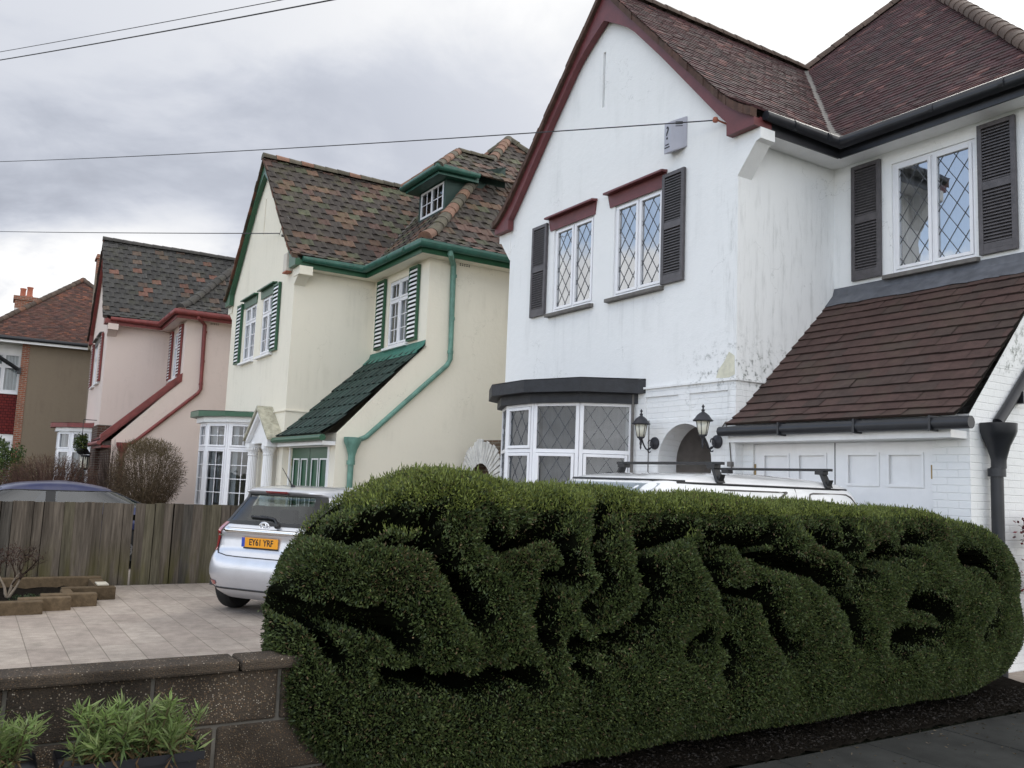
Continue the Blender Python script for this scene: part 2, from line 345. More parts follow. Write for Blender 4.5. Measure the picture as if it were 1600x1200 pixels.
MT['whitewash'] = plain('flaking_whitewash_brick', (0.62, 0.61, 0.58), 0.9, 0.2, 8, bump=0.8, bs=30, dirt=0.7)
# ------------------------------------------------------------------ mesh helpers
class MB:
    """collects shapes and links them as ONE mesh object"""
    def __init__(s): s.v = []; s.f = []; s.mi = []; s.c = []
    def add(s, vs, fs, col=(1, 1, 1), mi=0):
        o = len(s.v); s.v += [tuple(v) for v in vs]
        for f in fs: s.f.append([i + o for i in f]); s.mi.append(mi); s.c.append(col)
    def box(s, x0, x1, y0, y1, z0, z1, col=(1, 1, 1), mi=0, xf=None):
        vs = [Vector((x, y, z)) for z in (z0, z1) for y in (y0, y1) for x in (x0, x1)]
        if xf is not None: vs = [xf @ v for v in vs]
        s.add(vs, [(0, 2, 3, 1), (4, 5, 7, 6), (0, 1, 5, 4), (2, 6, 7, 3), (0, 4, 6, 2), (1, 3, 7, 5)], col, mi)
    def prism(s, pts, off, col=(1, 1, 1), mi=0):
        """polygon (3-D points) swept by the vector off"""
        n = len(pts); off = Vector(off); a = [Vector(p) for p in pts]
        s.add(a + [p + off for p in a], [list(range(n))[::-1], list(range(n, 2 * n))] + [(i, (i + 1) % n, n + (i + 1) % n, n + i) for i in range(n)], col, mi)
    def quad(s, a, b, c, d, col=(1, 1, 1), mi=0): s.add([a, b, c, d], [(0, 1, 2, 3)], col, mi)
    def poly(s, pts, col=(1, 1, 1), mi=0): s.add(pts, [list(range(len(pts)))], col, mi)
    def tube(s, pts, r, n=8, col=(1, 1, 1), mi=0, cap=True, arc=(0.0, 1.0)):
        pts = [Vector(p) for p in pts]; m = len(pts); rr = r if isinstance(r, (list, tuple)) else [r] * m
        vs = []; side = None; full = arc == (0.0, 1.0); k = n if full else n + 1
        for i, p in enumerate(pts):
            t = (pts[min(i + 1, m - 1)] - pts[max(i - 1, 0)]).normalized()
            if side is None:
                side = t.cross(Vector((0, 0, 1)))
                if side.length < 1e-3: side = t.cross(Vector((0, 1, 0)))
            side = (side - t * side.dot(t)).normalized(); up = side.cross(t)
            sc_ = 1.0
            if 0 < i < m - 1:
                c = (pts[i] - pts[i - 1]).normalized().dot((pts[i + 1] - pts[i]).normalized()); sc_ = 1 / max(0.6, math.sqrt(max(0.0, (1 + c) / 2)))
            for j in range(k):
                a = 2 * math.pi * (arc[0] + (arc[1] - arc[0]) * j / n)
                vs.append(p + (side * math.cos(a) + up * math.sin(a)) * rr[i] * sc_)
        fs = []
        for i in range(m - 1):
            for j in range(n if full else n):
                j2 = (j + 1) % k
                fs.append((i * k + j, i * k + j2, (i + 1) * k + j2, (i + 1) * k + j))
        if cap and full: fs += [list(range(k))[::-1], list(range((m - 1) * k, m * k))]
        s.add(vs, fs, col, mi)
    def lathe(s, prof, n=16, xf=None, col=(1, 1, 1), mi=0, flute=0.0):
        vs = []; fs = []
        for (r, z) in prof:
            for j in range(n):
                a = 2 * math.pi * j / n; q = r * (1 - (flute if j % 2 else 0)); v = Vector((q * math.cos(a), q * math.sin(a), z)); vs.append(xf @ v if xf is not None else v)
        for i in range(len(prof) - 1):
            for j in range(n): fs.append((i * n + j, i * n + (j + 1) % n, (i + 1) * n + (j + 1) % n, (i + 1) * n + j))
        fs += [list(range(n))[::-1], list(range((len(prof) - 1) * n, len(prof) * n))]
        s.add(vs, fs, col, mi)
    def build(s, name, mats, parent=None, smooth=False, bevel=0.0, xf=None, loc=None, colours=False, angle=None):
        me = bpy.data.meshes.new(name)
        vs = s.v if xf is None else [tuple(xf @ Vector(v)) for v in s.v]
        me.from_pydata(vs, [], s.f)
        for m in (mats if isinstance(mats, (list, tuple)) else [mats]): me.materials.append(MT[m] if isinstance(m, str) else m)
        if any(s.mi): me.polygons.foreach_set('material_index', s.mi)
        if colours:
            at = me.color_attributes.new('col', 'FLOAT_COLOR', 'CORNER')
            arr = np.ones((len(me.loops), 4), np.float32); k = 0
            for f, c in zip(s.f, s.c): arr[k:k + len(f), :3] = c; k += len(f)
            at.data.foreach_set('color', arr.ravel())
        if smooth:
            me.polygons.foreach_set('use_smooth', [True] * len(me.polygons))
            if angle: me.set_sharp_from_angle(angle=math.radians(angle))
        me.update()
        o = bpy.data.objects.new(name, me); COL.objects.link(o)
        if parent is not None: o.parent = parent
        if loc is not None: o.location = loc
        if bevel:
            bm_ = o.modifiers.new('bevel', 'BEVEL'); bm_.width = bevel; bm_.segments = 2; bm_.limit_method = 'ANGLE'; bm_.angle_limit = math.radians(40)
        return o

def tag(o, label=None, cat=None, group=None, kind=None):
    if label: o['label'] = label
    if cat: o['category'] = cat
    if group: o['group'] = group
    if kind: o['kind'] = kind
    return o
def thing(name, label, cat, loc=(0, 0, 0), rz=0.0, group=None):
    o = bpy.data.objects.new(name, None); COL.objects.link(o); o.empty_display_size = 0.3
    o.location = loc; o.rotation_euler = (0, 0, rz)
    return tag(o, label, cat, group)
def copy_tree(o, parent=None):
    c = o.copy(); COL.objects.link(c)
    if parent is not None: c.parent = parent; c.matrix_parent_inverse = o.matrix_parent_inverse
    for ch in list(o.children): copy_tree(ch, c)
    return c

def clip_poly(sub, clip):
    """Sutherland-Hodgman; clip is convex and counter-clockwise"""
    out = sub
    for i in range(len(clip)):
        (ax, ay), (bx, by) = clip[i], clip[(i + 1) % len(clip)]
        if not out: return []
        inp, out = out, []
        def inside(p): return (bx - ax) * (p[1] - ay) - (by - ay) * (p[0] - ax) >= -1e-9
        for k in range(len(inp)):
            p, q = inp[k - 1], inp[k]; ip, iq = inside(p), inside(q)
            if ip != iq:
                d1 = (bx - ax) * (p[1] - ay) - (by - ay) * (p[0] - ax); d2 = (bx - ax) * (q[1] - ay) - (by - ay) * (q[0] - ax)
                t = d1 / (d1 - d2); out.append((p[0] + (q[0] - p[0]) * t, p[1] + (q[1] - p[1]) * t))
            if iq: out.append(q)
    return out
def ccw(p):
    a = sum(p[i - 1][0] * p[i][1] - p[i][0] * p[i - 1][1] for i in range(len(p)))
    return p if a > 0 else p[::-1]

def tiles(mb, O, U, V, poly, tw, ex, th, colf, rnd, roll=0.0, jit=0.003, warp=None, stagger=True, under=True, edge=.8):
    """a tiled slope: every tile is its own slightly tilted, slightly uneven piece, cut to the outline"""
    O, U, V = Vector(O), Vector(U).normalized(), Vector(V).normalized(); N = U.cross(V)
    if N.z < 0: N = -N
    poly = ccw(poly); us = [p[0] for p in poly]; vs_ = [p[1] for p in poly]
    def P(u, v, h):
        p = O + U * u + V * v + N * h
        if warp and v < warp[1]: p.z += warp[0] * (1 - v / warp[1]) ** 2
        return p
    if under:
        n = 8 if warp else 1; vt = min(vs_); step = ((warp[1] if warp else 1)) / n
        bands = [vt + step * i for i in range(n + 1)] + [max(vs_)] if warp else [vt, max(vs_)]
        for b0, b1 in zip(bands[:-1], bands[1:]):
            q = clip_poly([(min(us), b0), (max(us), b0), (max(us), b1), (min(us), b1)], poly)
            if len(q) > 2: mb.poly([P(u, v, -0.012) for u, v in q], (0.03, 0.025, 0.02))
    v0 = min(vs_); j = 0
    while v0 < max(vs_):
        off = (tw / 2 if (stagger and j % 2) else 0) + rnd.uniform(-.01, .01)
        i0 = int((min(us) - off) / tw) - 1; i1 = int((max(us) - off) / tw) + 1
        for i in range(i0, i1 + 1):
            ua, ub = off + i * tw + 0.0015, off + (i + 1) * tw - 0.0015
            if ub < min(us) or ua > max(us): continue
            col = colf(rnd, ua, v0); jj = rnd.uniform(-jit, jit); jl, jr = rnd.uniform(-jit, jit), rnd.uniform(-jit, jit); dv = rnd.uniform(-.006, .006) * (ex / .2)
            segs = [(ua, ub, 0, 0)] if not roll else [(ua, ua + tw * .62, roll * .0, roll * .10), (ua + tw * .62, ua + tw * .72, roll * .10, roll * .85), (ua + tw * .72, ua + tw * .88, roll * .85, roll), (ua + tw * .88, ub, roll, roll * .1)]
            for (a, b, ha, hb) in segs:
                q = clip_poly([(a, v0 + dv), (b, v0 + dv), (b, v0 + ex + .004), (a, v0 + ex + .004)], poly)
                if len(q) < 3: continue
                def H(u, v):
                    k = (u - a) / max(1e-6, b - a); f = (u - ua) / (ub - ua)
                    return max(0.0, th * (1 - 0.75 * (v - v0) / ex)) + ha + (hb - ha) * k + jj + jl + (jr - jl) * f
                top = [P(u, v, H(u, v)) for u, v in q]
                mb.poly(top, col)
                vmin = min(v for u, v in q)
                low = sorted([(u, v) for u, v in q if v < vmin + 1e-5])
                if len(low) >= 2 and vmin < v0 + .02:
                    l, r = low[0], low[-1]
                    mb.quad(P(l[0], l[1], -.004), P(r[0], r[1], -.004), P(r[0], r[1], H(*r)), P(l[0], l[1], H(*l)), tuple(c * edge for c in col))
        v0 += ex; j += 1

def cap_line(mb, p0, p1, r, seg, colf, rnd, lift=0.0, n=8):
    """half-round ridge or hip tiles laid end to end"""
    p0, p1 = Vector(p0), Vector(p1); L = (p1 - p0).length; k = max(1, round(L / seg)); d = (p1 - p0) / k
    t = d.normalized(); side = t.cross(Vector((0, 0, 1))).normalized(); up = side.cross(t)
    for i in range(k):
        a, b = p0 + d * i, p0 + d * (i + 1.04); col = colf(rnd, 0, 0); vs = []; j = rnd.uniform(-.006, .006)
        for (q, rr) in ((a, r * 1.06), (b, r * 0.95)):
            for m in range(n + 1):
                w = math.pi * (-.06 + 1.12 * m / n); vs.append(q + side * math.cos(w) * rr + up * (math.sin(w) * rr * .85 + lift + j))
        fs = [(m, m + 1, n + 2 + m, n + 1 + m) for m in range(n)] + [list(range(n + 1)), list(range(n + 1, 2 * n + 2))]
        mb.add(vs, fs, col)

def wall(mb, O, U, outline, holes=(), depth=0.10, arch=None, inward=None):
    """upright wall from a convex outline in (u, z) with openings (u0, u1, z0, z1) and their reveals"""
    O, U = Vector(O), Vector(U).normalized(); Z = Vector((0, 0, 1)); inn = Vector(inward).normalized() if inward else Vector((0, 1, 0))
    outline = ccw(outline)
    us = sorted({p[0] for p in outline} | {h[0] for h in holes} | {h[1] for h in holes}); zs = sorted({p[1] for p in outline} | {h[2] for h in holes} | {h[3] for h in holes})
    P = lambda u, z, d=0.0: O + U * u + Z * z + inn * d
    for a, b in zip(us[:-1], us[1:]):
        for c, d in zip(zs[:-1], zs[1:]):
            m = ((a + b) / 2, (c + d) / 2)
            if any(h[0] < m[0] < h[1] and h[2] < m[1] < h[3] for h in holes): continue
            q = clip_poly([(a, c), (b, c), (b, d), (a, d)], outline)
            if len(q) > 2: mb.poly([P(u, z) for u, z in q])
    for h in holes:
        a, b, c, d = h[:4]; dp = h[4] if len(h) > 4 else depth
        for (e, f) in (((a, c), (a, d)), ((a, d), (b, d)), ((b, d), (b, c)), ((b, c), (a, c))):
            mb.quad(P(*e), P(*f), P(f[0], f[1], dp), P(e[0], e[1], dp))

# ------------------------------------------------------------------ windows, shutters, bays
def rail_frame(mb, x0, x1, z0, z1, t, y0, y1, xf):
    mb.box(x0, x0 + t, y0, y1, z0, z1, xf=xf); mb.box(x1 - t, x1, y0, y1, z0, z1, xf=xf)
    mb.box(x0 + t, x1 - t, y0, y1, z0, z0 + t, xf=xf); mb.box(x0 + t, x1 - t, y0, y1, z1 - t, z1, xf=xf)
def lattice(mb, x0, x1, z0, z1, px, pz, y, xf, r=0.0042):
    s = pz / px; w, h = x1 - x0, z1 - z0; k = -int(h / pz) - 2
    while k * px < w + h / s + px:
        for sg in (1, -1):
            # line through (k*px, 0) of slope +-s, clipped to the light
            c = k * px if sg == 1 else k * px
            pts = []
            if sg == 1: a, b = (c, 0.0), (c + h / s, h)
            else: a, b = (c + h / s, 0.0), (c, h)
            t0, t1 = 0.0, 1.0; d = b[0] - a[0]
            for lo in (True, False):
                lim = 0.0 if lo else w; t = (lim - a[0]) / d
                if (d > 0) == lo: t0 = max(t0, t)
                else: t1 = min(t1, t)
            if t1 - t0 > 0.01:
                A = Vector((x0 + a[0] + d * t0, y, z0 + h * t0)); B = Vector((x0 + a[0] + d * t1, y, z0 + h * t1))
                dr = (B - A).normalized(); nn = Vector((-dr.z, 0, dr.x)) * r
                q = [A - nn, B - nn, B + nn, A + nn]; mb.prism([xf @ p for p in q], (xf.to_3x3() @ Vector((0, -0.004, 0))))
        k += 1

def window(parent, xf, w, h, style, name='window', lights=2, frame='upvc', glass='glass', curtain='curtain', split=None, cols=1, rows=3, toprows=1, curt_gap=0.0, rnd=None):
    """frame at y=0 (outside is -y); sub-parts: pane, lead_lattice or glazing_bars, curtain"""
    rnd = rnd or random.Random(5)
    fr = MB(); gl = MB(); lt = MB(); cu = MB(); F = 0.045; S = 0.042
    rail_frame(fr, 0, w, 0, h, F, -0.03, 0.04, xf)
    lw = (w - 2 * F) / lights
    for i in range(lights):
        a, b = F + i * lw, F + (i + 1) * lw
        if i: fr.box(a - .018, a + .018, -0.026, 0.04, F, h - F, xf=xf)
        parts = [(F, h - F)] if not split else [(F, h * split - .02), (h * split + .02, h - F)]
        if split and i == 0: fr.box(F, w - F, -0.028, 0.04, h * split - .022, h * split + .022, xf=xf)
        for j, (c, d) in enumerate(parts):
            a2, b2 = a + (.02 if i else .002), b - (.02 if i < lights - 1 else .002)
            rail_frame(fr, a2, b2, c + .002, d - .002, S, -0.045, 0.02, xf)
            g = (a2 + S - .004, b2 - S + .004, c + S - .004, d - S + .004)
            gl.quad(*[xf @ Vector(p) for p in ((g[0], -.012, g[2]), (g[1], -.012, g[2]), (g[1], -.012, g[3]), (g[0], -.012, g[3]))])
            if style == 'lead': lattice(lt, g[0], g[1], g[2], g[3], 0.205, 0.30, -0.0135, xf)
            elif style == 'bars':
                r_ = toprows if (split and j == 1) else rows
                for q in range(1, cols + 1): x = g[0] + (g[1] - g[0]) * q / (cols + 1); lt.box(x - .009, x + .009, -.022, -.004, g[2], g[3], xf=xf)
                for q in range(1, r_): z = g[2] + (g[3] - g[2]) * q / r_; lt.box(g[0], g[1], -.0205, -.0055, z - .009, z + .009, xf=xf)
    n = max(10, int(w / .035)); top = h - .04
    for i in range(n):
        x0, x1 = .03 + (w - .06) * i / n, .03 + (w - .06) * (i + 1) / n
        if curt_gap and abs((x0 + x1) / 2 / w - .5) < curt_gap / 2: continue
        y0 = .12 + .02 * math.sin(i * 1.9) + .012 * math.sin(i * .7 + 1); y1 = .12 + .02 * math.sin((i + 1) * 1.9) + .012 * math.sin((i + 1) * .7 + 1)
        cu.quad(*[xf @ Vector(p) for p in ((x0, y0, .03), (x1, y1, .03), (x1, y1, top), (x0, y0, top))])
    o = fr.build(name, frame, parent, bevel=0.004)
    gl.build('pane', glass, o)
    if lt.v: lt.build('lead_lattice' if style == 'lead' else 'glazing_bars', 'leadline' if style == 'lead' else frame, o)
    if curtain: cu.build('curtain', curtain, o, smooth=True)
    return o

def shutter(parent, xf, w, h, style):
    """louvred shutter standing against the wall, outside is -y"""
    fr = MB(); sl = MB()
    if style == 'dark':
        rail_frame(fr, 0, w, 0, h, 0.055, -.045, 0, xf); fr.box(.055, w - .055, -.042, -.002, h * .52 - .05, h * .52 + .05, xf=xf); fr.box(.055, w - .055, -.042, -.002, .055, .13, xf=xf)
        fr.box(.05, w - .05, -.006, -.001, .05, h - .05, xf=xf)
        zs = [(0.135, h * .52 - .055), (h * .52 + .055, h - .06)]; pitch = .038; sw = .040; mat = 'shutter1'; fm = 'shutter1'; x0, x1 = .057, w - .057
    else:
        fr.box(0, .035, -.065, 0, 0, h, xf=xf); fr.box(w - .035, w, -.065, 0, 0, h, xf=xf); fr.box(.03, w - .03, -.058, -.002, 0, .04, xf=xf); fr.box(.03, w - .03, -.058, -.002, h - .05, h, xf=xf)
        fr.box(.03, w - .03, -.012, -.001, .03, h - .03, xf=xf, mi=1)
        zs = [(0.05, h - .06)]; pitch = .092; sw = .062; mat = 'trim_white'; fm = style; x0, x1 = .02, w - .02
    for a, b in zs:
        n = int((b - a) / pitch)
        for i in range(n):
            z = a + (b - a) * (i + .5) / n
            if style == 'dark': pts = [(x0, -.038, z - .017), (x0, -.038, z - .003), (x0, -.010, z + .018), (x0, -.010, z + .006)]
            else: pts = [(x0, -.070, z - sw * .42), (x0, -.052, z + sw * .42), (x0, -.040, z + sw * .42), (x0, -.058, z - sw * .42)]
            sl.prism([xf @ Vector(p) for p in pts], xf.to_3x3() @ Vector((x1 - x0, 0, 0)))
    o = fr.build('shutter', [fm, 'blacktrim'], parent, bevel=0.003)
    sl.build('louvre_slats', mat, o)
    return o

def T3(x, y, z, rz=0.0): return Matrix.Translation((x, y, z)) @ Matrix.Rotation(rz, 4, 'Z')
# ------------------------------------------------------------------ the three gabled houses share one design
HW, HR, HWR = 5.567, 1.907, 2.909            # gable width, set-back of the wing, wing width
EZ, OV, TAN = 6.27, 0.38, 1.06               # eaves height, overhang, roof slope
CA = math.atan(TAN); CC = math.cos(CA); SS = math.sin(CA)
YB = HR + HW + HWR
RID = EZ + (HW / 2 + OV) * TAN; YRE = HR + HW / 2
APX = Vector(((HWR - HW) / 2, HR + (HW + HWR) / 2, EZ + ((HW + HWR) / 2 + OV) * TAN))
WARP = (0.19, 0.95)
def roof_z(d):
    v = d / CC; return EZ + d * TAN + (WARP[0] * (1 - v / WARP[1]) ** 2 if v < WARP[1] else 0)

def half_round(mb, pts, r):
    pts = [Vector(p) for p in pts]; mb.tube(pts, r, 8, arc=(0.5, 1.0), cap=False); mb.tube(pts, r * .86, 8, arc=(0.5, 1.0), cap=False)
    for p in pts: pass

def build_house(S):
    rnd = random.Random(S['seed'])
    H = thing('house', S['label'], 'house', S['loc'], S['rz'])
    z0 = -0.4
    # ---- walls
    wl = MB()
    wz0, wz1 = 4.509, 5.958
    fh = [(-4.156, -3.046, wz0, wz1, .10), (-2.532, -1.419, wz0, wz1, .10), (-4.9, -2.15, .35, 2.86, .12), (-2.93, -2.87, 7.67, 8.60, .06)]
    ax0, ax1, az = -1.43, -.41, 2.02
    fh.append((ax0, ax1, 0.0, az + (ax1 - ax0) / 2, 0.0))
    if S['style'] == 1: fh += [(-1.71, -1.04, 2.60, 2.93, .025), (-.83, -.14, 2.60, 2.93, .025)]
    wall(wl, (0, 0, 0), (1, 0, 0), [(-HW, z0), (0, z0), (0, 6.62), (-HW / 2, RID - .12), (-HW, 6.62)], fh)
    wl.quad((-2.95, .06, 7.6), (-2.85, .06, 7.6), (-2.85, .06, 8.65), (-2.95, .06, 8.65))
    if S['style'] == 1:
        for a, b in ((-1.71, -1.04), (-.83, -.14)): wl.quad((a, .025, 2.60), (b, .025, 2.60), (b, .025, 2.93), (a, .025, 2.93))
    # arch: spandrels, soffit and porch
    R_ = (ax1 - ax0) / 2; xc = (ax0 + ax1) / 2; n = 20; top = az + R_; dp = .34
    arc = [(xc - R_ * math.cos(math.pi * i / n), az + R_ * math.sin(math.pi * i / n)) for i in range(n + 1)]
    for (a, b), (c, d) in zip(arc[:-1], arc[1:]):
        wl.quad((a, 0, b), (c, 0, d), (c, 0, top), (a, 0, top)); wl.quad((a, 0, b), (a, dp, b), (c, dp, d), (c, 0, d))
    wl.quad((ax0, 0, 0), (ax0, dp, 0), (ax0, dp, az), (ax0, 0, az)); wl.quad((ax1, 0, 0), (ax1, dp, 0), (ax1, dp, az), (ax1, 0, az))
    # return wall, wing, garage, sides, back
    wall(wl, (0, 0, 0), (0, 1, 0), [(0, z0), (HR, z0), (HR, 6.6), (0, 6.6)], [], inward=(-1, 0, 0))
    wh = [(.894, 2.015, 4.557, 6.038, .10)]
    wall(wl, (0, HR, 0), (1, 0, 0), [(0, 2.0), (HWR, 2.0), (HWR, 6.6), (0, 6.6)], wh)
    gy = .137; gh = [(.162, 2.518, 0.0, 2.246, .06)]
    wall(wl, (0, gy, 0), (1, 0, 0), [(0, z0), (HWR, z0), (HWR, 2.5), (0, 2.5)], gh)
    wall(wl, (HWR, 0, 0), (0, 1, 0), [(HR, z0), (YB, z0), (YB, 6.6), (HR, 6.6)], [], inward=(-1, 0, 0))
    wall(wl, (HWR, 0, 0), (0, 1, 0), [(gy, z0), (HR, z0), (HR, 4.38), (gy, 2.50)], [], inward=(-1, 0, 0))
    wall(wl, (-HW, 0, 0), (0, 1, 0), [(0, z0), (YB, z0), (YB, 6.6), (0, 6.6)], [], inward=(1, 0, 0))
    wall(wl, (0, YB, 0), (1, 0, 0), [(-HW, z0), (HWR, z0), (HWR, 6.6), (-HW, 6.6)], [], inward=(0, -1, 0))
    wl.quad((-HW, .3, 3.0), (-.02, .3, 3.0), (-.02, YB, 3.0), (-HW, YB, 3.0))           # first floor, keeps the rooms apart
    # string course, corbels
    if S['style'] != 3: wl.box(-HW - .02, .03, -.03, .0, 3.045, 3.075); wl.box(.0, .03, .0, .62, 3.045, 3.075)
    for sx, x in ((1, 0.0), (-1, -HW)):
        wl.prism([(x, -.015, 6.235), (x + sx * .385, -.015, 6.235), (x + sx * .385, -.015, 6.09), (x + sx * .31, -.015, 6.07), (x, -.015, 5.70 if S['style'] == 1 else 5.86)], (0, .26, 0))
        if S['style'] != 1: wl.box(x if sx > 0 else x - .41, x + .41 if sx > 0 else x, -.03, .27, 6.04, 6.232)
    wall_o = wl.build('wall', S['wall'], H)
    # ---- door in the porch
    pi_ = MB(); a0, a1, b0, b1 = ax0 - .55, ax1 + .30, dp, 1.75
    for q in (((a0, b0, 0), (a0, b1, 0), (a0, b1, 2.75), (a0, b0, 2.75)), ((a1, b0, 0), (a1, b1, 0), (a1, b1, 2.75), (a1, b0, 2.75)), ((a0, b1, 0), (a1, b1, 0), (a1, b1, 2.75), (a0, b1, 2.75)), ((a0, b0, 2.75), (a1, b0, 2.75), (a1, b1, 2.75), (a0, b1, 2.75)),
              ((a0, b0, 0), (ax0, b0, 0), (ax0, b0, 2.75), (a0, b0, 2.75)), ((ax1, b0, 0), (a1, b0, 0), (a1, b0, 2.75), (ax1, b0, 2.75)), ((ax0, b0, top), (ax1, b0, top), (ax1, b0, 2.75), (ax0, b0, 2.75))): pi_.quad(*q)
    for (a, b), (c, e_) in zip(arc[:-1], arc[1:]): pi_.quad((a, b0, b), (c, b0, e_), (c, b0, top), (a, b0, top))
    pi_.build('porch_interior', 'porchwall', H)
    dp = 1.74; d = MB(); d.box(ax0 - .05, ax1 + .05, dp - .05, dp, 0, 2.1); d.box(ax0 + .2, ax1 - .2, dp - .08, dp - .05, 0.05, 1.2); d.box(ax0 + .2, ax1 - .2, dp - .08, dp - .05, 1.35, 2.0)
    d.build('front_door', S.get('door', 'trim_white'), H, bevel=.005)
    # ---- roof
    rf = MB(); capm = MB()
    tw, ex, th, roll, colf, capf = S['tw'], S['ex'], S['th'], S['roll'], S['tilecol'], S['capcol']
    dR = (HW / 2 + OV) / CC; dA = ((HW + HWR) / 2 + OV) / CC; yv = -.20
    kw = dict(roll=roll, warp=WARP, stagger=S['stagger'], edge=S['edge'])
    tiles(rf, (OV, 0, EZ), (0, 1, 0), (-CC, 0, SS), [(yv, 0), (HR - OV, 0), (YRE, dR), (yv, dR)], tw, ex, th, colf, rnd, **kw)
    tiles(rf, (0, HR - OV, EZ), (1, 0, 0), (0, CC, SS), [(OV, 0), (HWR + OV, 0), (APX.x, dA), (-HW / 2, dR)], tw, ex, th, colf, rnd, **kw)
    tiles(rf, (HWR + OV, 0, EZ), (0, 1, 0), (-CC, 0, SS), [(HR - OV, 0), (YB + OV, 0), (APX.y, dA)], tw, ex, th, colf, rnd, **kw)
    tiles(rf, (-HW - OV, 0, EZ), (0, 1, 0), (CC, 0, SS), [(yv, 0), (YB + OV, 0), (APX.y, dA), (YRE, dR), (yv, dR)], tw, ex, th, colf, rnd, **kw)
    rf.poly([(-HW - OV, YB + OV, EZ), (HWR + OV, YB + OV, EZ), tuple(APX)], colf(rnd, 0, 0))
    roof = rf.build('roof', S['tilemat'], H, colours=True)
    cap_line(capm, (-HW / 2, yv, RID + .0), (-HW / 2, YRE, RID + .0), S['capr'], .32, capf, rnd)
    cap_line(capm, (-HW / 2, YRE, RID), tuple(APX), S['capr'], .32, capf, rnd)
    def hip(t):                       # right-hand front hip follows the flared eaves
        dd = 0.12 + ((HW + HWR) / 2 + OV - .12) * t; return Vector((HWR + OV - dd, HR - OV + dd, roof_z(dd)))
    ts = [0, .06, .12, .2, .4, .6, .8, 1]
    for a, b in zip(ts[:-1], ts[1:]): cap_line(capm, hip(a), hip(b), S['capr'], .32, capf, rnd, lift=.015)
    cap_line(capm, (HWR + OV, YB + OV, EZ + .1), tuple(APX), S['capr'], .32, capf, rnd)
    capm.build('ridge_tiles', S['tilemat'], roof, colours=True, smooth=True, angle=40)
    # lead in the valley
    vl = MB(); k = 14
    for i in range(k):
        pa = []
        for t in (i / k, (i + 1) / k):
            dd = (HW / 2 + OV) * t; c = Vector((OV - dd, HR - OV + dd, roof_z(dd) + .035)); pa.append((c + Vector((.055, .055, .012)), c, c - Vector((.055, .055, -.012))))
        for q in range(2): vl.quad(pa[0][q], pa[0][q + 1], pa[1][q + 1], pa[1][q])
    vl.build('valley_lead', 'stone_sill', roof)
    # ---- bargeboards, with the mortared tile edge (undercloak) above them
    bb = MB(); uc = MB(); drop = .12 if S['style'] == 1 else .08
    for sx in (1, -1):
        top_, low_, rf_ = [], [], []
        qs = [HW / 2 * i / 18 for i in range(17)] + [2.52, 2.60, 2.66, 2.69, 2.695, 2.74, 2.80, 2.88, 2.96, 3.04, 3.10, HW / 2 + OV]
        for q in qs:
            x = -HW / 2 + sx * q; z_ = roof_z(HW / 2 + OV - q); zt = z_ - drop
            w_ = S['bw'] + (S['bapex'] - S['bw']) * max(0, 1 - q / .75) ** 1.3 + S['bfoot'] * max(0, (q - 1.4) / 1.2)
            lo = zt - w_ if q < 2.693 else 6.235
            top_.append((x, -.13, zt)); low_.append((x, -.13, min(lo, zt - .02))); rf_.append((x, -.2, z_ - .004))
        for i in range(len(qs) - 1):
            bb.prism([low_[i], low_[i + 1], top_[i + 1], top_[i]], (0, .11, 0))
            c_ = S['capcol'](rnd, 0, 0); j_ = rnd.uniform(-.012, .006)
            uc.prism([(top_[i][0], -.195 + j_, top_[i][2]), (top_[i + 1][0], -.195 + j_, top_[i + 1][2]), (rf_[i + 1][0], -.195 + j_, rf_[i + 1][2]), (rf_[i][0], -.195 + j_, rf_[i][2])], (0, .11 - j_, 0), tuple(v * q_ for v, q_ in zip(c_, (.80, .62, .58))))
        xe = -HW / 2 + sx * (HW / 2 + OV)
        bb.box(min(xe - sx * .2, xe - sx * .002), max(xe - sx * .2, xe - sx * .002), -.02, .19, 6.238, 6.365)
    bb.build('bargeboard', S['barge'], H)
    uc.build('verge_undercloak', S['tilemat'], roof, colours=True)
    # ---- gutters, fascia, pipes
    ge = OV + .05; gz = EZ + .105
    fa = MB(); gu = MB()
    path = [(ge, .02, gz), (ge, HR - ge, gz), (HWR + ge, HR - ge, gz), (HWR + ge, YB, gz)]
    gu.tube(path, .062, 8); gu2 = MB()
    fpath = [(OV - .03, .2, 0), (OV - .03, HR - OV + .03, 0), (HWR + OV - .03, HR - OV + .03, 0), (HWR + OV - .03, YB, 0)]
    for a, b in zip(fpath[:-1], fpath[1:]):
        a_, b_ = Vector(a), Vector(b); nrm = (b_ - a_).normalized().cross(Vector((0, 0, 1))) * .025
        fa.prism([a_ + Vector((0, 0, 6.20)), b_ + Vector((0, 0, 6.20)), b_ + Vector((0, 0, 6.44)), a_ + Vector((0, 0, 6.44))], -nrm)
    sf = MB(); sf.quad((0, .2, 6.215), (OV - .055, .2, 6.215), (OV - .055, HR, 6.215), (0, HR, 6.215)); sf.quad((0, HR - OV + .055, 6.217), (HWR + OV - .055, HR - OV + .055, 6.217), (HWR + OV - .055, HR, 6.217), (0, HR, 6.217))
    sf.quad((HWR, HR, 6.215), (HWR + OV - .055, HR, 6.215), (HWR + OV - .055, YB, 6.215), (HWR, YB, 6.215)); sf.build('soffit', S['soffit'], H)
    fa.build('fascia', S['fascia'], H)
    for (x, y, ax_) in [(ge, .55, 1), (ge, 1.2, 1), (.95, HR - ge, 0), (1.75, HR - ge, 0), (2.6, HR - ge, 0)] + [(HWR + ge, y_, 1) for y_ in (2.6, 3.9, 5.2, 6.5)]:
        q_ = Vector((0, .03, 0)) if ax_ else Vector((.03, 0, 0)); c_ = Vector((x, y, gz)); gu.tube([c_ - q_, c_ + q_], .070, 8)
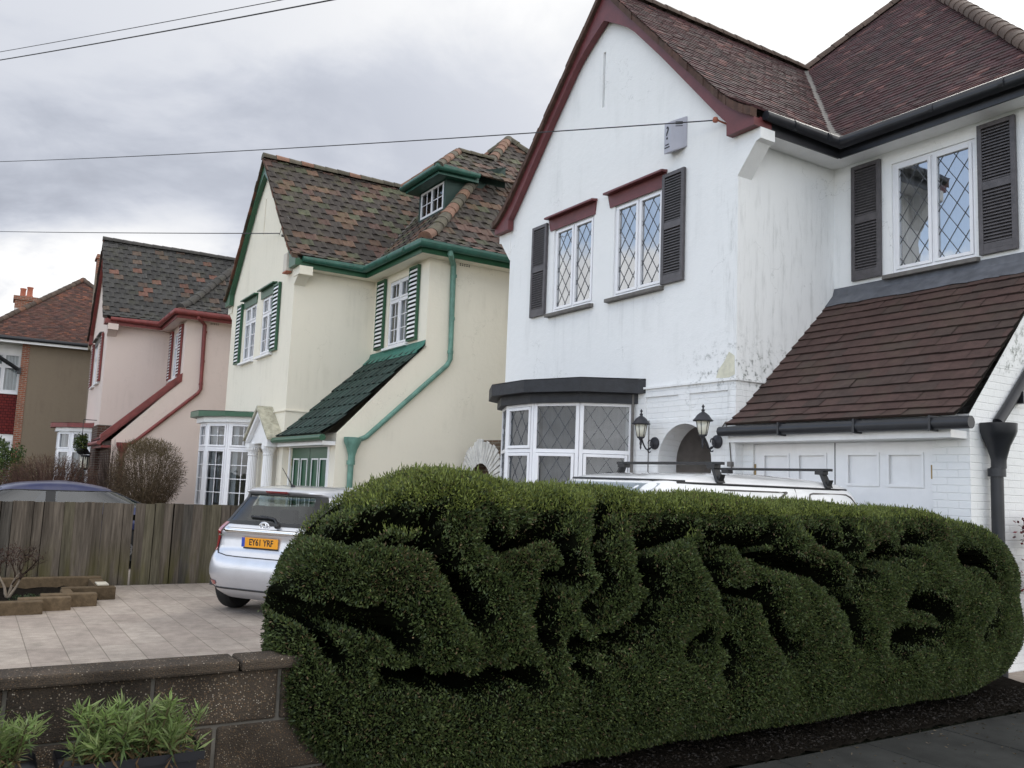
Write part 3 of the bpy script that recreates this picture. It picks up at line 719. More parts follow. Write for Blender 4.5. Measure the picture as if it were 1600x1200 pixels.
    gu.build('gutter', S['gutter'], H, smooth=True, angle=50)
    px = HWR + .05
    dpm = MB(); rp = S['pipe_r']
    if S['style'] != 1:
        dpm.tube([(HWR + ge, 2.15, gz - .03), (HWR + ge, 2.15, gz - .12), (px + .02, 2.42, 6.12), (px + .02, 2.45, 4.15), (px + .02, 2.38, 4.02), (px, .72, 2.45), (px, .52, 2.36)], rp, 10)
        for z in (5.9, 5.0, 4.3): dpm.lathe([(rp * 1.25, -.03), (rp * 1.25, .03)], 10, T3(px + .02, 2.445, z))
    else:
        dpm.tube([(px, 2.9, 6.4), (px, 2.8, 4.6), (px, .75, 2.62), (px, .55, 2.44)], rp, 10); dpm.box(px - .04, px + .06, .92, 1.02, 2.66, 2.78)
    pipe_o = dpm.build('downpipe', S['pipe'], H, smooth=True, angle=50)
    hp_ = MB(); hx, hy = HWR + .12, .42
    prof = [(.075, 1.98), (.075, 2.06), (.085, 2.10), (.115, 2.20), (.165, 2.30), (.18, 2.34), (.185, 2.42)]
    hp_.lathe([(r * .92, z - .0) for r, z in prof], 12, T3(hx, hy, 0)); hp_.lathe([(.058, -.3), (.058, 1.99)], 12, T3(hx - .02, hy, 0)); hp_.lathe([(.08, 1.90), (.08, 1.98)], 12, T3(hx - .02, hy, 0))
    hp_.build('rainwater_hopper', S['hopper'], H, smooth=True, angle=40)
    # ---- catslide roof over the garage
    cs = MB(); O_ = (0, -.17, 2.40); ang = math.atan2(4.38 - 2.40, HR + .17); V_ = (0, math.cos(ang), math.sin(ang)); Ls = (HR + .17) / math.cos(ang)
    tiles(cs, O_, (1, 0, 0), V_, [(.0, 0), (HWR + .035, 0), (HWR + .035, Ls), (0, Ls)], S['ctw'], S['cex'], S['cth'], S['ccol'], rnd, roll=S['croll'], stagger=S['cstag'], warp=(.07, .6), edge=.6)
    ca_o = cs.build('garage_roof', S['cmat'], H, colours=True)
    fl = MB(); k = 16
    for i in range(k):
        x0, x1 = (HWR + .03) * i / k, (HWR + .03) * (i + 1) / k; w0, w1 = rnd.uniform(.27, .31), rnd.uniform(.27, .31)
        def fp(x, s_, lift): return Vector((x, -.17 + math.cos(ang) * (Ls - s_), 2.40 + math.sin(ang) * (Ls - s_) + lift))
        fl.quad((x0, HR - .012, 4.50), (x1, HR - .012, 4.50), fp(x1, .06, .06), fp(x0, .06, .06)); fl.quad(fp(x0, .06, .06), fp(x1, .06, .06), fp(x1, w1, .038), fp(x0, w0, .038))
    fl.build('lead_flashing', S['flash'], ca_o, smooth=True)
    if S['style'] == 3:
        sd = MB(); sd.prism([(HWR + .02, -.17, 2.36), (HWR + .02, HR, 4.34), (HWR + .02, HR, 4.60), (HWR + .02, -.17, 2.62)], (-.30, 0, 0)); sd.build('raking_coping', 'redpaint', ca_o)
    g2 = MB(); g2.tube([(-.06, -.21, 2.385), (HWR + .22, -.21, 2.385)], .062, 10)
    if S['style'] == 1: [g2.box(x - .012, x + .012, -.275, -.14, 2.31, 2.46) for x in (.9, 1.9, 2.75)]
    g2.build('garage_gutter', S['gutter2'], H, smooth=True, angle=50)
    f2 = MB(); f2.box(-.0, HWR - .03, -.13, gy, 2.255, 2.33); f2.build('garage_fascia', S['fascia2'], H)
    # ---- garage doors
    gd = MB(); px_ = [(.31, .69), (.83, 1.22), (1.50, 1.89), (2.00, 2.40)]; yq = gy + .05
    us = [.165] + [v for p in px_ for v in p] + [2.515]
    rows = S['gpanels']
    wall(gd, (0, yq - .02, 0), (1, 0, 0), [(.165, .0), (2.515, .0), (2.515, 2.243), (.165, 2.243)], [(a, b, c, d_, .018) for a, b in px_ for c, d_ in rows])
    for a, b in px_:
        for c, d_ in rows:
            gd.quad((a, yq - .002, c), (b, yq - .002, c), (b, yq - .002, d_), (a, yq - .002, d_), mi=0)
            rail_frame(gd, a - .012, b + .012, c - .012, d_ + .012, .03, yq - .034, yq - .022, Matrix.Identity(4))
            for f in range(4): pass
            if S['style'] == 2:
                for q in range(24): gd.mi[-1 - q] = 1
    gd.box(1.335, 1.345, yq - .024, yq - .012, 0, 2.243, mi=2)
    gd.build('garage_door', [S['gdoor'], 'trim_white', 'blacktrim'], H)
    for x_ in (.178, 2.502):
        hg = MB(); hg.box(x_ - .012, x_ + .012, yq - .03, yq - .016, 1.86, 2.0); hg.build('hinge', 'brass', H)
    if S['style'] == 2:
        gf = MB(); gf.box(.06, .16, gy - .02, gy + .04, 0, 2.25); gf.box(.06, 2.60, gy - .022, gy + .04, 2.236, 2.34); gf.box(2.52, 2.60, gy - .02, gy + .04, 0, 2.236); gf.build('garage_door_frame', 'trim_white', H)
    # ---- upstairs windows, hoods, sills, shutters
    for (a, b, c, d_, y, hood) in ((-4.156, -3.046, wz0, wz1, 0, True), (-2.532, -1.419, wz0, wz1, 0, True), (.894, 2.015, 4.557, 6.038, HR, False)):
        wo = window(H, T3(a, y + .055, c), b - a, d_ - c, S['wstyle'], glass=S['glass'], split=S.get('split'), rows=3, toprows=1, curt_gap=S.get('cgap', 0), curtain='curtain')
        sm = MB(); sm.prism([(a - .10, y + .05, c - .005), (a - .10, y - .09, c - .02), (a - .10, y - .09, c - .075), (a - .10, y + .05, c - .075)], (b - a + .14, 0, 0)); sm.build('window_sill', S['sill'], wo, bevel=.006)
        if hood:
            hd = MB(); hd.prism([(a - .16, y - .02, d_ + .20), (b + .06, y - .02, d_ + .20), (b + .03, y - .02, d_ - .02), (a - .10, y - .02, d_ - .02)], (0, .019, 0))
            hd.prism([(a - .16, y - .0, d_ + .23), (a - .16, y - .12, d_ + .21), (a - .16, y - .12, d_ + .18), (a - .16, y - .0, d_ + .19)], (b - a + .23, 0, 0))
            hd.build('window_hood', S['hood'], wo)
    shh = 1.60
    for x, y in ((-4.77, 0), (-1.40, 0), (.31, HR), (2.07, HR)): shutter(H, T3(x, y - .012, 4.50 if y == 0 else 4.55), .445, shh, S['shut'])
    # ---- bow window
    nb = 5; half, sag = 1.55, S['sag']; bc = -3.525; rr = (half ** 2 + sag ** 2) / (2 * sag); ha = math.asin(half / rr)
    bp = [(bc + rr * math.sin(a), -(rr * math.cos(a) - rr + sag)) for a in [ha - 2 * ha * i / nb for i in range(nb + 1)]]
    bs, bt = S['bay_sill'], 2.86
    base = MB()
    for (a, b) in zip(bp[:-1], bp[1:]): base.quad((a[0], a[1], z0), (b[0], b[1], z0), (b[0], b[1], bs), (a[0], a[1], bs))
    base.poly([(x, y, bs) for x, y in bp])
    bay = base.build('bay_window', S['wall'], H)
    for i, (a, b) in enumerate(zip(bp[:-1], bp[1:])):
        # facets run right to left; each frame starts at its left end
        A, B = Vector((b[0], b[1], 0)), Vector((a[0], a[1], 0)); w_ = (B - A).length; rz = math.atan2(B.y - A.y, B.x - A.x)
        xf = T3(A.x, A.y, bs, rz) @ Matrix.Translation((.006, .03, 0)); fr = MB(); gl = MB(); lt = MB(); w2 = w_ - .012; hh = bt - bs; sp = S['bay_split']
        rail_frame(fr, 0, w2, 0, hh, .055, -.035, .04, xf); fr.box(.05, w2 - .05, -.032, .038, hh * sp - .028, hh * sp + .028, xf=xf)
        for j, (c, d_) in enumerate(((.055, hh * sp - .03), (hh * sp + .03, hh - .055))):
            sash = S['bay_sash'][i][j]
            if sash: rail_frame(fr, .062, w2 - .062, c + .004, d_ - .004, .045, -.05, .01, xf)
            m_ = .10 if sash else .055; g = (m_, w2 - m_, c + (m_ - .055), d_ - (m_ - .055))
            gl.quad(*[xf @ Vector(p) for p in ((g[0], -.012, g[2]), (g[1], -.012, g[2]), (g[1], -.012, g[3]), (g[0], -.012, g[3]))])
            if S['wstyle'] == 'lead' : lattice(lt, g[0], g[1], g[2], g[3], .25, .36, -.0135, xf)
            elif S['bay_bars']:
                lt.box((g[0] + g[1]) / 2 - .009, (g[0] + g[1]) / 2 + .009, -.022, -.004, g[2], g[3], xf=xf); r_ = 4 if j == 0 else 2
                for q in range(1, r_): z = g[2] + (g[3] - g[2]) * q / r_; lt.box(g[0], g[1], -.0205, -.0055, z - .009, z + .009, xf=xf)
        fr.build('window_frame', 'upvc', bay, bevel=.004); gl.build('pane', S['glass_bay'], bay)
        if lt.v: lt.build('lead_lattice' if S['wstyle'] == 'lead' else 'glazing_bars', 'leadline' if S['wstyle'] == 'lead' else 'upvc', bay)
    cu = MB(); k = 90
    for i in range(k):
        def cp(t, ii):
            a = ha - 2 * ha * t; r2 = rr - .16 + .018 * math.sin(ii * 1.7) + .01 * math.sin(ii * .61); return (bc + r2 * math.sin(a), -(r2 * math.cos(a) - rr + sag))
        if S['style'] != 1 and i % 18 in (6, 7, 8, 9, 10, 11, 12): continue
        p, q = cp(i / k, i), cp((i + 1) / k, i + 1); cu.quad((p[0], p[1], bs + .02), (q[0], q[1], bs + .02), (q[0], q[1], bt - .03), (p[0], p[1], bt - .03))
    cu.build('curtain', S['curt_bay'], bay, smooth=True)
    def ring(ex_): 
        half2, sag2 = half + ex_, sag + ex_; r2 = (half2 ** 2 + sag2 ** 2) / (2 * sag2); h2 = math.asin(min(1, half2 / r2)); return [(bc + r2 * math.sin(a), -(r2 * math.cos(a) - r2 + sag2)) for a in [h2 - 2 * h2 * i / nb for i in range(nb + 1)]]
    br = MB(); o1, o2 = ring(.26), ring(.10)
    ft, fb = S['bay_f']
    tops = [Vector((x, y, ft + rnd.uniform(-.012, .02))) for x, y in o1]
    br.poly(tops + [Vector((bc - half - .1, .0, ft + .12)), Vector((bc + half + .1, .0, ft + .12))][0:0] if False else tops)
    for i in range(nb): br.quad((o1[i][0], o1[i][1], fb), (o1[i + 1][0], o1[i + 1][1], fb), tops[i + 1], tops[i])
    br.poly([(x, y, fb) for x, y in o1]); br.poly([(o1[0][0], -.002, fb), (o1[0][0], -.002, ft + .03), (o1[-1][0], -.002, ft + .03), (o1[-1][0], -.002, fb)])
    for i in range(nb): br.quad((o2[i][0], o2[i][1], bt - .01), (o2[i + 1][0], o2[i + 1][1], bt - .01), (o2[i + 1][0], o2[i + 1][1], fb + .002), (o2[i][0], o2[i][1], fb + .002), mi=1)
    br.poly([(x, y, bt - .01) for x, y in o2], mi=1)
    for i in range(nb):  # sheet of felt or lead lapping over the edge
        a, b = tops[i], tops[i + 1]; m_ = Vector((bc, -.02, ft + .10)); br.quad(a + Vector((0, 0, .012)), b + Vector((0, 0, .012)), m_ + (b - m_) * .25, m_ + (a - m_) * .25, mi=2)
    br.build('bay_roof', S['bay_mats'], bay)
    return H

# ---- colours of the roof tiles
def col1(r, u, v):
    k = r.uniform(.75, 1.2); m = r.random()
    if m < .08: return (.14 * k, .07 * k, .065 * k)
    return (.068 * k, .033 * k, .036 * k) if m < .7 else (.052 * k, .033 * k, .035 * k)
def cap1(r, u, v): k = r.uniform(.8, 1.2); return (.095 * k, .066 * k, .052 * k)
def col1b(r, u, v): k = r.uniform(.88, 1.12); m = r.random(); return (.070 * k, .041 * k, .035 * k) if m < .75 else (.060 * k, .040 * k, .034 * k)
def col2(r, u, v):
    k = r.uniform(.75, 1.25); m = r.random(); band = .5 + .5 * math.sin(u * 1.7 + v * 2.3) * math.sin(v * 1.1 - u)
    if m < .05 + .10 * band: return (.128 * k, .078 * k, .054 * k)
    if m < .30: return (.105 * k, .062 * k, .05 * k)
    if m < .40: return (.085 * k, .088 * k, .055 * k)
    return (.050 * k, .041 * k, .036 * k)
def cap2(r, u, v): k = r.uniform(.8, 1.2); return (.21 * k, .115 * k, .08 * k) if r.random() < .3 else (.10 * k, .088 * k, .066 * k)
def col3(r, u, v):
    k = r.uniform(.75, 1.25); m = r.random()
    if m < .055: return (.15 * k, .075 * k, .056 * k)
    if m < .15: return (.10 * k, .07 * k, .055 * k)
    return (.050 * k, .048 * k, .046 * k)
def cap3(r, u, v): k = r.uniform(.8, 1.2); return (.062 * k, .058 * k, .054 * k)
def colg(r, u, v): k = r.uniform(.75, 1.3); return (.022 * k, .042 * k, .034 * k)
def colr3(r, u, v): k = r.uniform(.8, 1.2); return (.09 * k, .03 * k, .028 * k)

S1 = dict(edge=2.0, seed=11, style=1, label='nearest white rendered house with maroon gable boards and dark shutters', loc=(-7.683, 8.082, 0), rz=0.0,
    wall='white_wall', tilemat='tile1', tw=.165, ex=.105, th=.016, roll=0, stagger=True, tilecol=col1, capcol=cap1, capr=.12,
    barge='maroon', bw=.17, bapex=.46, bfoot=.07, soffit='trim_white', fascia='black', gutter='black', pipe='black', pipe_r=.05, hopper='black',
    ctw=.24, cex=.168, cth=.026, ccol=col1b, croll=0, cstag=True, cmat='tile1b', flash='lead', gutter2='black', fascia2='trim_white',
    gdoor='trim_white', gpanels=[(1.78, 2.12), (1.0, 1.55), (.2, .8)], wstyle='lead', glass='glass', sill='stone_sill', hood='maroon', shut='dark',
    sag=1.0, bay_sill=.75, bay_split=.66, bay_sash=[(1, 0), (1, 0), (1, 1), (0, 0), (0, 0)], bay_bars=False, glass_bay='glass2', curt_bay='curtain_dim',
    bay_f=(3.17, 2.99), bay_mats=['felt', 'felt', 'felt'])
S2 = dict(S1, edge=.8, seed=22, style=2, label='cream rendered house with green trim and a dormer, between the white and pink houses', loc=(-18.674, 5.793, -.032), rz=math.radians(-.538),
    wall='cream_wall', tilemat='tile2', tw=.30, ex=.262, th=.022, roll=.020, stagger=True, tilecol=col2, capcol=cap2, capr=.14,
    barge='greenpaint', bw=.13, bapex=.34, bfoot=.05, soffit='cream_wall', fascia='greenpaint', gutter='tealgutter', pipe='palegreen', pipe_r=.05, hopper='palegreen',
    ctw=.30, cex=.33, cth=.026, ccol=colg, croll=.02, cmat='tilegreen', flash='teallead', gutter2='greenpaint', fascia2='trim_white',
    gdoor='greenpaint', gpanels=[(.5, 2.0)], wstyle='bars', split=.70, glass='glass2', sill='trim_white', hood='greenpaint', shut='greenpaint', cgap=.0,
    bay_sash=[(1, 1)] * 5, bay_bars=True, bay_split=.70, glass_bay='glass2', curt_bay='curtain', bay_f=(3.10, 2.98), bay_mats=['greenpaint', 'trim_white', 'lead'])
S3 = dict(S2, seed=33, style=3, label='pink rendered house with dark red trim and red louvred shutters', loc=(-30.16, 3.41, -.073), rz=math.radians(-1.8),
    wall='pink_wall', tilemat='tile3', tilecol=col3, capcol=cap3, barge='redpaint', bw=.10, bapex=.18, bfoot=.04, soffit='pink_wall', fascia='redpaint', gutter='redpaint', pipe='redpaint', hopper='redpaint',
    ccol=colr3, flash='redpaint', gutter2='redpaint', fascia2='redpaint', gdoor='brickdark', hood='stone_sill', shut='redpaint', bay_bars=False, bay_f=(3.13, 2.98), bay_mats=['redpaint', 'trim_white', 'redpaint'])
h1 = build_house(S1); h2 = build_house(S2); h3 = build_house(S3)

# ---- extras of the white house
lm = MB(); lm.tube([(-1.62, -.012, 2.6), (-1.62, -.012, 1.6)], .006, 6); lm.build('lamp_wiring', 'stone_sill', h1); lm = MB(); lm.tube([(-.02, -.012, 2.52), (-.16, -.012, 2.52), (-.25, -.012, 2.42)], .008, 6); lm.tube([(-.16, -.012, 2.52), (-.09, -.012, 2.3), (-.05, -.012, 1.95), (-.05, -.012, 1.6)], .007, 6); lm.box(-.09, -.02, -.05, -.005, 1.96, 2.02)
lm.build('lamp_wiring', 'stone_sill', h1)
pp = MB(); pp.tube([(-1.93, -.05, 2.98), (-1.93, -.05, 0)], .022, 8); pp.build('bay_drainpipe', 'stone_sill', h1)
pl = MB(); q = [(-.34, 3.10), (-.30, 3.20), (-.20, 3.30), (-.12, 3.42), (-.03, 3.36), (-.02, 3.12), (-.12, 3.09), (-.22, 3.09)]
pl.prism([(x, -.006, z) for x, z in q], (0, .004, 0)); pl.build('bare_plaster_patch', plain('bare_cream_plaster', (.62, .60, .48), .9, .15, 12, bump=.4), h1)

# ---- extras of the cream house: dormer, portico, air brick
dm = MB(); yd = 3.1; xl, xr = -.38, 1.06; zb = EZ + (yd - HR + OV) * TAN; zt = 8.70
wall(dm, (0, yd, 0), (1, 0, 0), [(xl, zb - .3), (xr, zb - .3), (xr, zt + .1), (xl, zt + .1)], [(-.26, .96, 8.0, 8.66, .05)])
for x in (xl, xr): dm.poly([(x, yd, zb - .3), (x, yd + 1.6, zb + 1.4), (x, yd + 1.6, zt + .1), (x, yd, zt + .1)])
dor = dm.build('dormer', 'darkgreen', h2)
fr = MB(); gl = MB(); lt = MB(); xf = T3(-.26, yd + .02, 8.0); w_, hh = 1.22, .66
rail_frame(fr, 0, w_, 0, hh, .05, -.03, .04, xf); fr.box(w_ / 2 - .03, w_ / 2 + .03, -.034, .04, .05, hh - .05, xf=xf)
for a, b in ((.05, w_ / 2 - .03), (w_ / 2 + .03, w_ - .05)):
    gl.quad(*[xf @ Vector(p) for p in ((a, -.01, .05), (b, -.01, .05), (b, -.01, hh - .05), (a, -.01, hh - .05))])
    lt.box((a + b) / 2 - .01, (a + b) / 2 + .01, -.022, -.004, .05, hh - .05, xf=xf); lt.box(a, b, -.02, -.006, hh / 2 - .01, hh / 2 + .01, xf=xf)
fr.build('window_frame', 'upvc', dor); gl.build('pane', 'glass2', dor); lt.build('glazing_bars', 'upvc', dor)
de = MB(); ex0, ex1, ey = -.62, 1.36, yd - .36
de.box(ex0 + .08, ex1 - .08, ey + .05, yd + .75, zt - .01, zt + .10); gpt = [(ex0, yd + .9, zt + .13), (ex0, ey, zt + .13), (ex1, ey, zt + .13), (ex1, yd + .72, zt + .13)]
de.tube(gpt, .06, 8); de.build('dormer_gutter', 'tealgutter', dor, smooth=True, angle=50)
dr = MB(); rnd = random.Random(9); xm = (ex0 + ex1) / 2; hz = zt + .15; hw_ = (ex1 - ex0) / 2; ridz = 9.72; tn = (ridz - hz) / hw_; an = math.atan(tn); ca_, sa_ = math.cos(an), math.sin(an); LL = hw_ / ca_
tiles(dr, (ex0, ey, hz), (1, 0, 0), (0, ca_, sa_), [(0, 0), (2 * hw_, 0), (hw_, LL)], .30, .262, .022, col2, rnd, roll=.02)
ye = 5.0
tiles(dr, (ex1, 0, hz), (0, 1, 0), (-ca_, 0, sa_), [(ey, 0), (ye, 0), (ye, LL), (ey + hw_, LL)], .30, .262, .022, col2, rnd, roll=.02)
tiles(dr, (ex0, 0, hz), (0, 1, 0), (ca_, 0, sa_), [(ey, 0), (ye, 0), (ye, LL), (ey + hw_, LL)], .30, .262, .022, col2, rnd, roll=.02)
cap_line(dr, (ex0, ey, hz), (xm, ey + hw_, ridz), .11, .3, cap2, rnd); cap_line(dr, (ex1, ey, hz), (xm, ey + hw_, ridz), .11, .3, cap2, rnd); cap_line(dr, (xm, ey + hw_, ridz), (xm, ye - .3, ridz), .11, .3, cap2, rnd)
dr.build('dormer_roof', 'tile2', dor, colours=True)
po = MB(); pcx = -1.02; py = -.20
ped = [(pcx - .86, 2.34), (pcx + .86, 2.34), (pcx, 3.06)]
for sx in (1, -1):
    po.prism([(pcx + sx * .90, py - .12, 2.34), (pcx + sx * .90, py - .12, 2.44), (pcx, py - .12, 3.10), (pcx, py - .12, 2.98)], (0, .12, 0))
po.poly([(x, py - .02, z) for x, z in ped]); po.box(pcx - .90, pcx - .52, py - .13, 0, 2.25, 2.345); po.box(pcx + .52, pcx + .90, py - .13, 0, 2.25, 2.345)
por = po.build('portico', 'trim_white', h2, bevel=.006)
for x in (-1.66, -.40):
    cm = MB(); cm.lathe([(.17, -.2), (.17, .12), (.14, .16), (.125, .2), (.125, .5), (.105, 2.06), (.125, 2.08), (.105, 2.10), (.125, 2.16), (.15, 2.2), (.155, 2.25)], 36, T3(x, py, 0), flute=.09); cm.build('column', 'trim_white', por)
pr_ = MB()
for sx in (1, -1): pr_.prism([(pcx + sx * 1.0, py - .16, 2.40), (pcx + sx * 1.0, py - .16, 2.46), (pcx, py - .16, 3.19), (pcx, py - .16, 3.11)], (0, .50, 0))
pr_.build('portico_roof', 'mossstone', por)
ab = MB(); ab.box(HWR, HWR + .006, 2.58, 2.86, 6.15, 6.27)
for i in range(5):
    for j in range(3): ab.box(HWR + .004, HWR + .008, 2.60 + i * .052, 2.63 + i * .052, 6.165 + j * .034, 6.185 + j * .034, mi=1)
abo = ab.build('air_brick', ['cream_wall', 'ink'], h2)
o = abo.copy(); COL.objects.link(o); o.parent = h3; o.data = abo.data.copy(); o.data.materials[0] = MT['pink_wall']

# ---- extras of the pink house: dark brick porch front, chimney
bk = MB(); bk.box(-1.95, .015, -.035, -.002, -.3, 3.02); bk.box(.0, .035, -.03, .9, -.3, 3.02); bk.box(0.03, HWR + .01, gy_ := .10, .136, -.3, 2.26)
bk.build('brick_porch', 'brickdark', h3)
for (H_, lab) in ((h3, None),):
    ch = MB(); cx0, cx1, cy0, cy1 = -HW - .98, -HW - .40, -.10, .45
    ch.box(cx0, -HW + .01, cy0 + .12, cy1 + .45, -.3, 6.1); ch.box(cx0, cx1, cy0, cy1, 6.1, 9.05)
    ch.box(cx0 + .003, cx1 - .003, cy0 + .003, cy1 - .003, 9.05, 9.62, mi=1); ch.box(cx0 - .05, cx1 + .05, cy0 - .05, cy1 + .05, 9.62, 9.70, mi=1); ch.box(cx0 - .02, cx1 + .02, cy0 - .02, cy1 + .02, 9.70, 9.80, mi=1)
    ch.build('chimney', ['pebbledash', 'brick'], H_)
# ------------------------------------------------------------------ brown house at the far end
def build_far_house():
    rnd = random.Random(44)
    H = thing('house', 'brown pebbledashed house at the far left with red hipped roof and white bay windows', 'house', (-38.9, 1.43, 0), math.radians(-1.5))
    wl = MB(); Wd, D = 9.0, 6.2; T_ = 6.45
    wall(wl, (0, 0, 0), (0, 1, 0), [(.24, -.5), (D, -.5), (D, T_), (.24, T_)], [], inward=(-1, 0, 0))
    wl.box(-Wd, -.02, .02, D, -.5, T_ - .02); wl.build('wall', 'pebbledash', H)
    q = MB(); q.box(-.10, .02, -.02, .25, -.5, T_); q.build('brick_quoin', 'brick', H)
    bw_ = MB(); bw_.box(-3.6, -.60, -1.75, .02, .0, .8); bw_.box(-3.6, -.60, -1.75, .02, 2.55, 2.75); bw_.box(-3.6, -.60, -1.75, .02, 5.95, T_); bw_.box(-3.6, -.75, -1.6, .02, .8, 5.95); bay_ = bw_.build('bay_walling', 'trim_white', H)
    th_ = MB(); th_.box(-3.65, -.55, -1.80, .02, 2.75, 4.35); th_.build('hung_tile_apron', 'tilehung', H)
    for (z0, z1) in ((4.40, 5.95), (.8, 2.55)):
        b = window(H, T3(-.62, -1.74, z0, math.pi / 2), 1.74, z1 - z0, 'plain', lights=3, split=.66, glass='glass2', name='window')
        window(H, T3(-3.58, -1.74, z0), 2.95, z1 - z0, 'plain', lights=4, split=.66, glass='glass2', name='window')
        e = MB(); e.box(-3.65, -.53, -1.83, .02, z0 - .07, z0 - .002); e.build('window_sill', 'upvc', b)
    rf = MB(); ov = .35; z = T_; tn = .88; yf, yb = -1.75, 5.95; cc = 1 / math.sqrt(1 + tn * tn); ss = tn * cc; hw = (yb - yf) / 2; ym = (yf + yb) / 2
    L = hw / cc
    tiles(rf, (ov, 0, z), (0, 1, 0), (-cc, 0, ss), [(yf, 0), (yb, 0), (ym, L)], .165, .10, .016, col4, rnd)
    tiles(rf, (0, yf, z), (1, 0, 0), (0, cc, ss), [(-Wd - 3, 0), (ov, 0), (ov - hw, L), (-Wd - 3, L)], .165, .10, .016, col4, rnd)
    rf.poly([(-Wd - 3, yb, z), (ov, yb, z), (ov - hw, ym, z + hw * tn), (-Wd - 3, ym, z + hw * tn)], (.1, .04, .03))
    r = rf.build('roof', 'tile4', H, colours=True)
    cp = MB(); ap = (ov - hw, ym, z + hw * tn); cap_line(cp, (ov, yf, z), ap, .13, .3, cap4, rnd); cap_line(cp, (ov, yb, z), ap, .13, .3, cap4, rnd); cap_line(cp, ap, (-Wd - 3, ym, z + hw * tn), .13, .3, cap4, rnd)
    cp.build('ridge_tiles', 'tile4', r, colours=True)
    fs = MB(); fs.box(ov - .04, ov, yf, yb, z - .17, z - .02); fs.box(-Wd, ov - .042, yf, yf + .04, z - .17, z - .02); fs.box(-Wd, ov - .05, yf + .05, 0, z - .1, z - .08); fs.box(0.02, ov - .05, .01, D, z - .1, z - .08); fs.build('fascia', 'trim_white', H)
    g = MB(); g.tube([(-Wd, yf - .05, z + .0), (ov + .05, yf - .05, z + .0), (ov + .05, yb, z + .0)], .06, 8); g.build('gutter', 'black', H, smooth=True, angle=50)
    st = MB(); st.tube([(.08, -.05, 5.25), (.10, -1.75, 6.30)], .075, 4); st.box(-.0, .12, -.12, .02, 5.1, 5.35); st.build('eaves_bracket', 'black', H)
    ch = MB(); cx, cy = -8.6, .0; ch.box(cx - .55, cx + .55, cy - .45, cy + .45, 6.0, 8.95); ch.box(cx - .55, cx + .55, cy - .45, cy + .45, 8.952, 9.36, mi=1); ch.box(cx - .62, cx + .62, cy - .52, cy + .52, 9.36, 9.55, mi=1)
    co = ch.build('chimney', ['whitewash', 'brick'], H)
    for dx_ in (-.28, .28):
        p = MB(); p.lathe([(.15, 9.55), (.16, 9.62), (.13, 9.66), (.12, 9.98), (.145, 10.02), (.14, 10.06)], 14, T3(cx + dx_, cy + dx_ * .5, 0)); p.build('chimney_pot', 'terracotta', co, smooth=True, angle=50)
    return H
def col4(r, u, v): k = r.uniform(.75, 1.25); m = r.random(); return (.16 * k, .068 * k, .045 * k) if m < .07 + .16 * (v > 3.2) else ((.105 * k, .052 * k, .042 * k) if m < .7 else (.075 * k, .045 * k, .040 * k))
def cap4(r, u, v): k = r.uniform(.8, 1.2); return (.15 * k, .075 * k, .05 * k) if r.random() < .3 else (.085 * k, .062 * k, .05 * k)
build_far_house()

# ------------------------------------------------------------------ ground
def sheet(name, x0, x1, y0, y1, z, m, kind='structure'):
    b = MB(); b.quad((x0, y0, z), (x1, y0, z), (x1, y1, z), (x0, y1, z)); return tag(b.build(name, m), kind=kind)
sheet('ground', -600, 600, -600, 600, -.03, 'grass')
sheet('driveway', -13.40, -4.32, -3.0, 12.0, 0.0, 'slabs')
sheet('driveway', -24.5, -13.45, -4.0, 9.0, -.004, 'slabs')
sheet('front_garden', -36, -24.5, -6.0, 6.0, -.008, 'soil')
b = MB(); n = 40; rnd = random.Random(3)
gx = [-5.25 + 1.39 * i / 8 for i in range(9)]; gy_s = [.9 + 7.4 * i / 120 for i in range(121)]
zz = [[.012 + rnd.uniform(-.012, .018) + .03 * max(0, 1 - abs(i - 4) / 4) for i in range(9)] for _ in gy_s]
b.add([(gx[i], gy_s[j], zz[j][i]) for j in range(121) for i in range(9)], [(j * 9 + i, j * 9 + i + 1, j * 9 + i + 10, j * 9 + i + 9) for j in range(120) for i in range(8)])
tag(b.build('soil_bed', 'soil', smooth=True), kind='structure')
b = MB()
for j in range(14):
    y0 = -1.6 + j * .865; b.box(-3.862, -2.66, y0 + .004, y0 + .861, -.06, 0.004 + rnd.uniform(-.003, .003)); b.box(-2.65, -1.4, y0 + .004, y0 + .861, -.06, 0.003)
tag(b.build('pavement', 'concrete', bevel=.006), kind='structure')

# ------------------------------------------------------------------ low block wall in front
b = MB(); rows = [(.517, .746), (.282, .507), (.04, .272), (-.1, .03)]; xw0, xw1 = -4.25, -4.12
for r, (z0, z1) in enumerate(rows):
    y = -2.6 + (.0 if r % 2 == 0 else .28)
    while y < 1.57: b.box(xw0, xw1 + rnd.uniform(-.004, .004), y + .008, min(y + .555, 1.60), z0, z1); y += .563
bw = thing('garden_wall', 'low exposed-aggregate block wall with projecting coping beside the clipped hedge', 'wall', (0, 0, 0))
b.build('block_courses', 'aggregate', bw, bevel=.012)
m_ = MB(); m_.box(xw0 + .01, xw1 - .014, -2.6, 1.58, -.1, .74); m_.build('mortar_joints', plain('grey_mortar', (.115, .105, .09), .95, .3, 9, bump=.3), bw)
m_ = MB(); ys = [-2.6, -1.0, -.17, 1.14, 1.47]
for a, c in zip(ys[:-1], ys[1:]): m_.box(xw0 - .02, xw1 + .045, a + .006, c - .006, .752, .803)
m_.build('coping', 'aggregate', bw, bevel=.012)

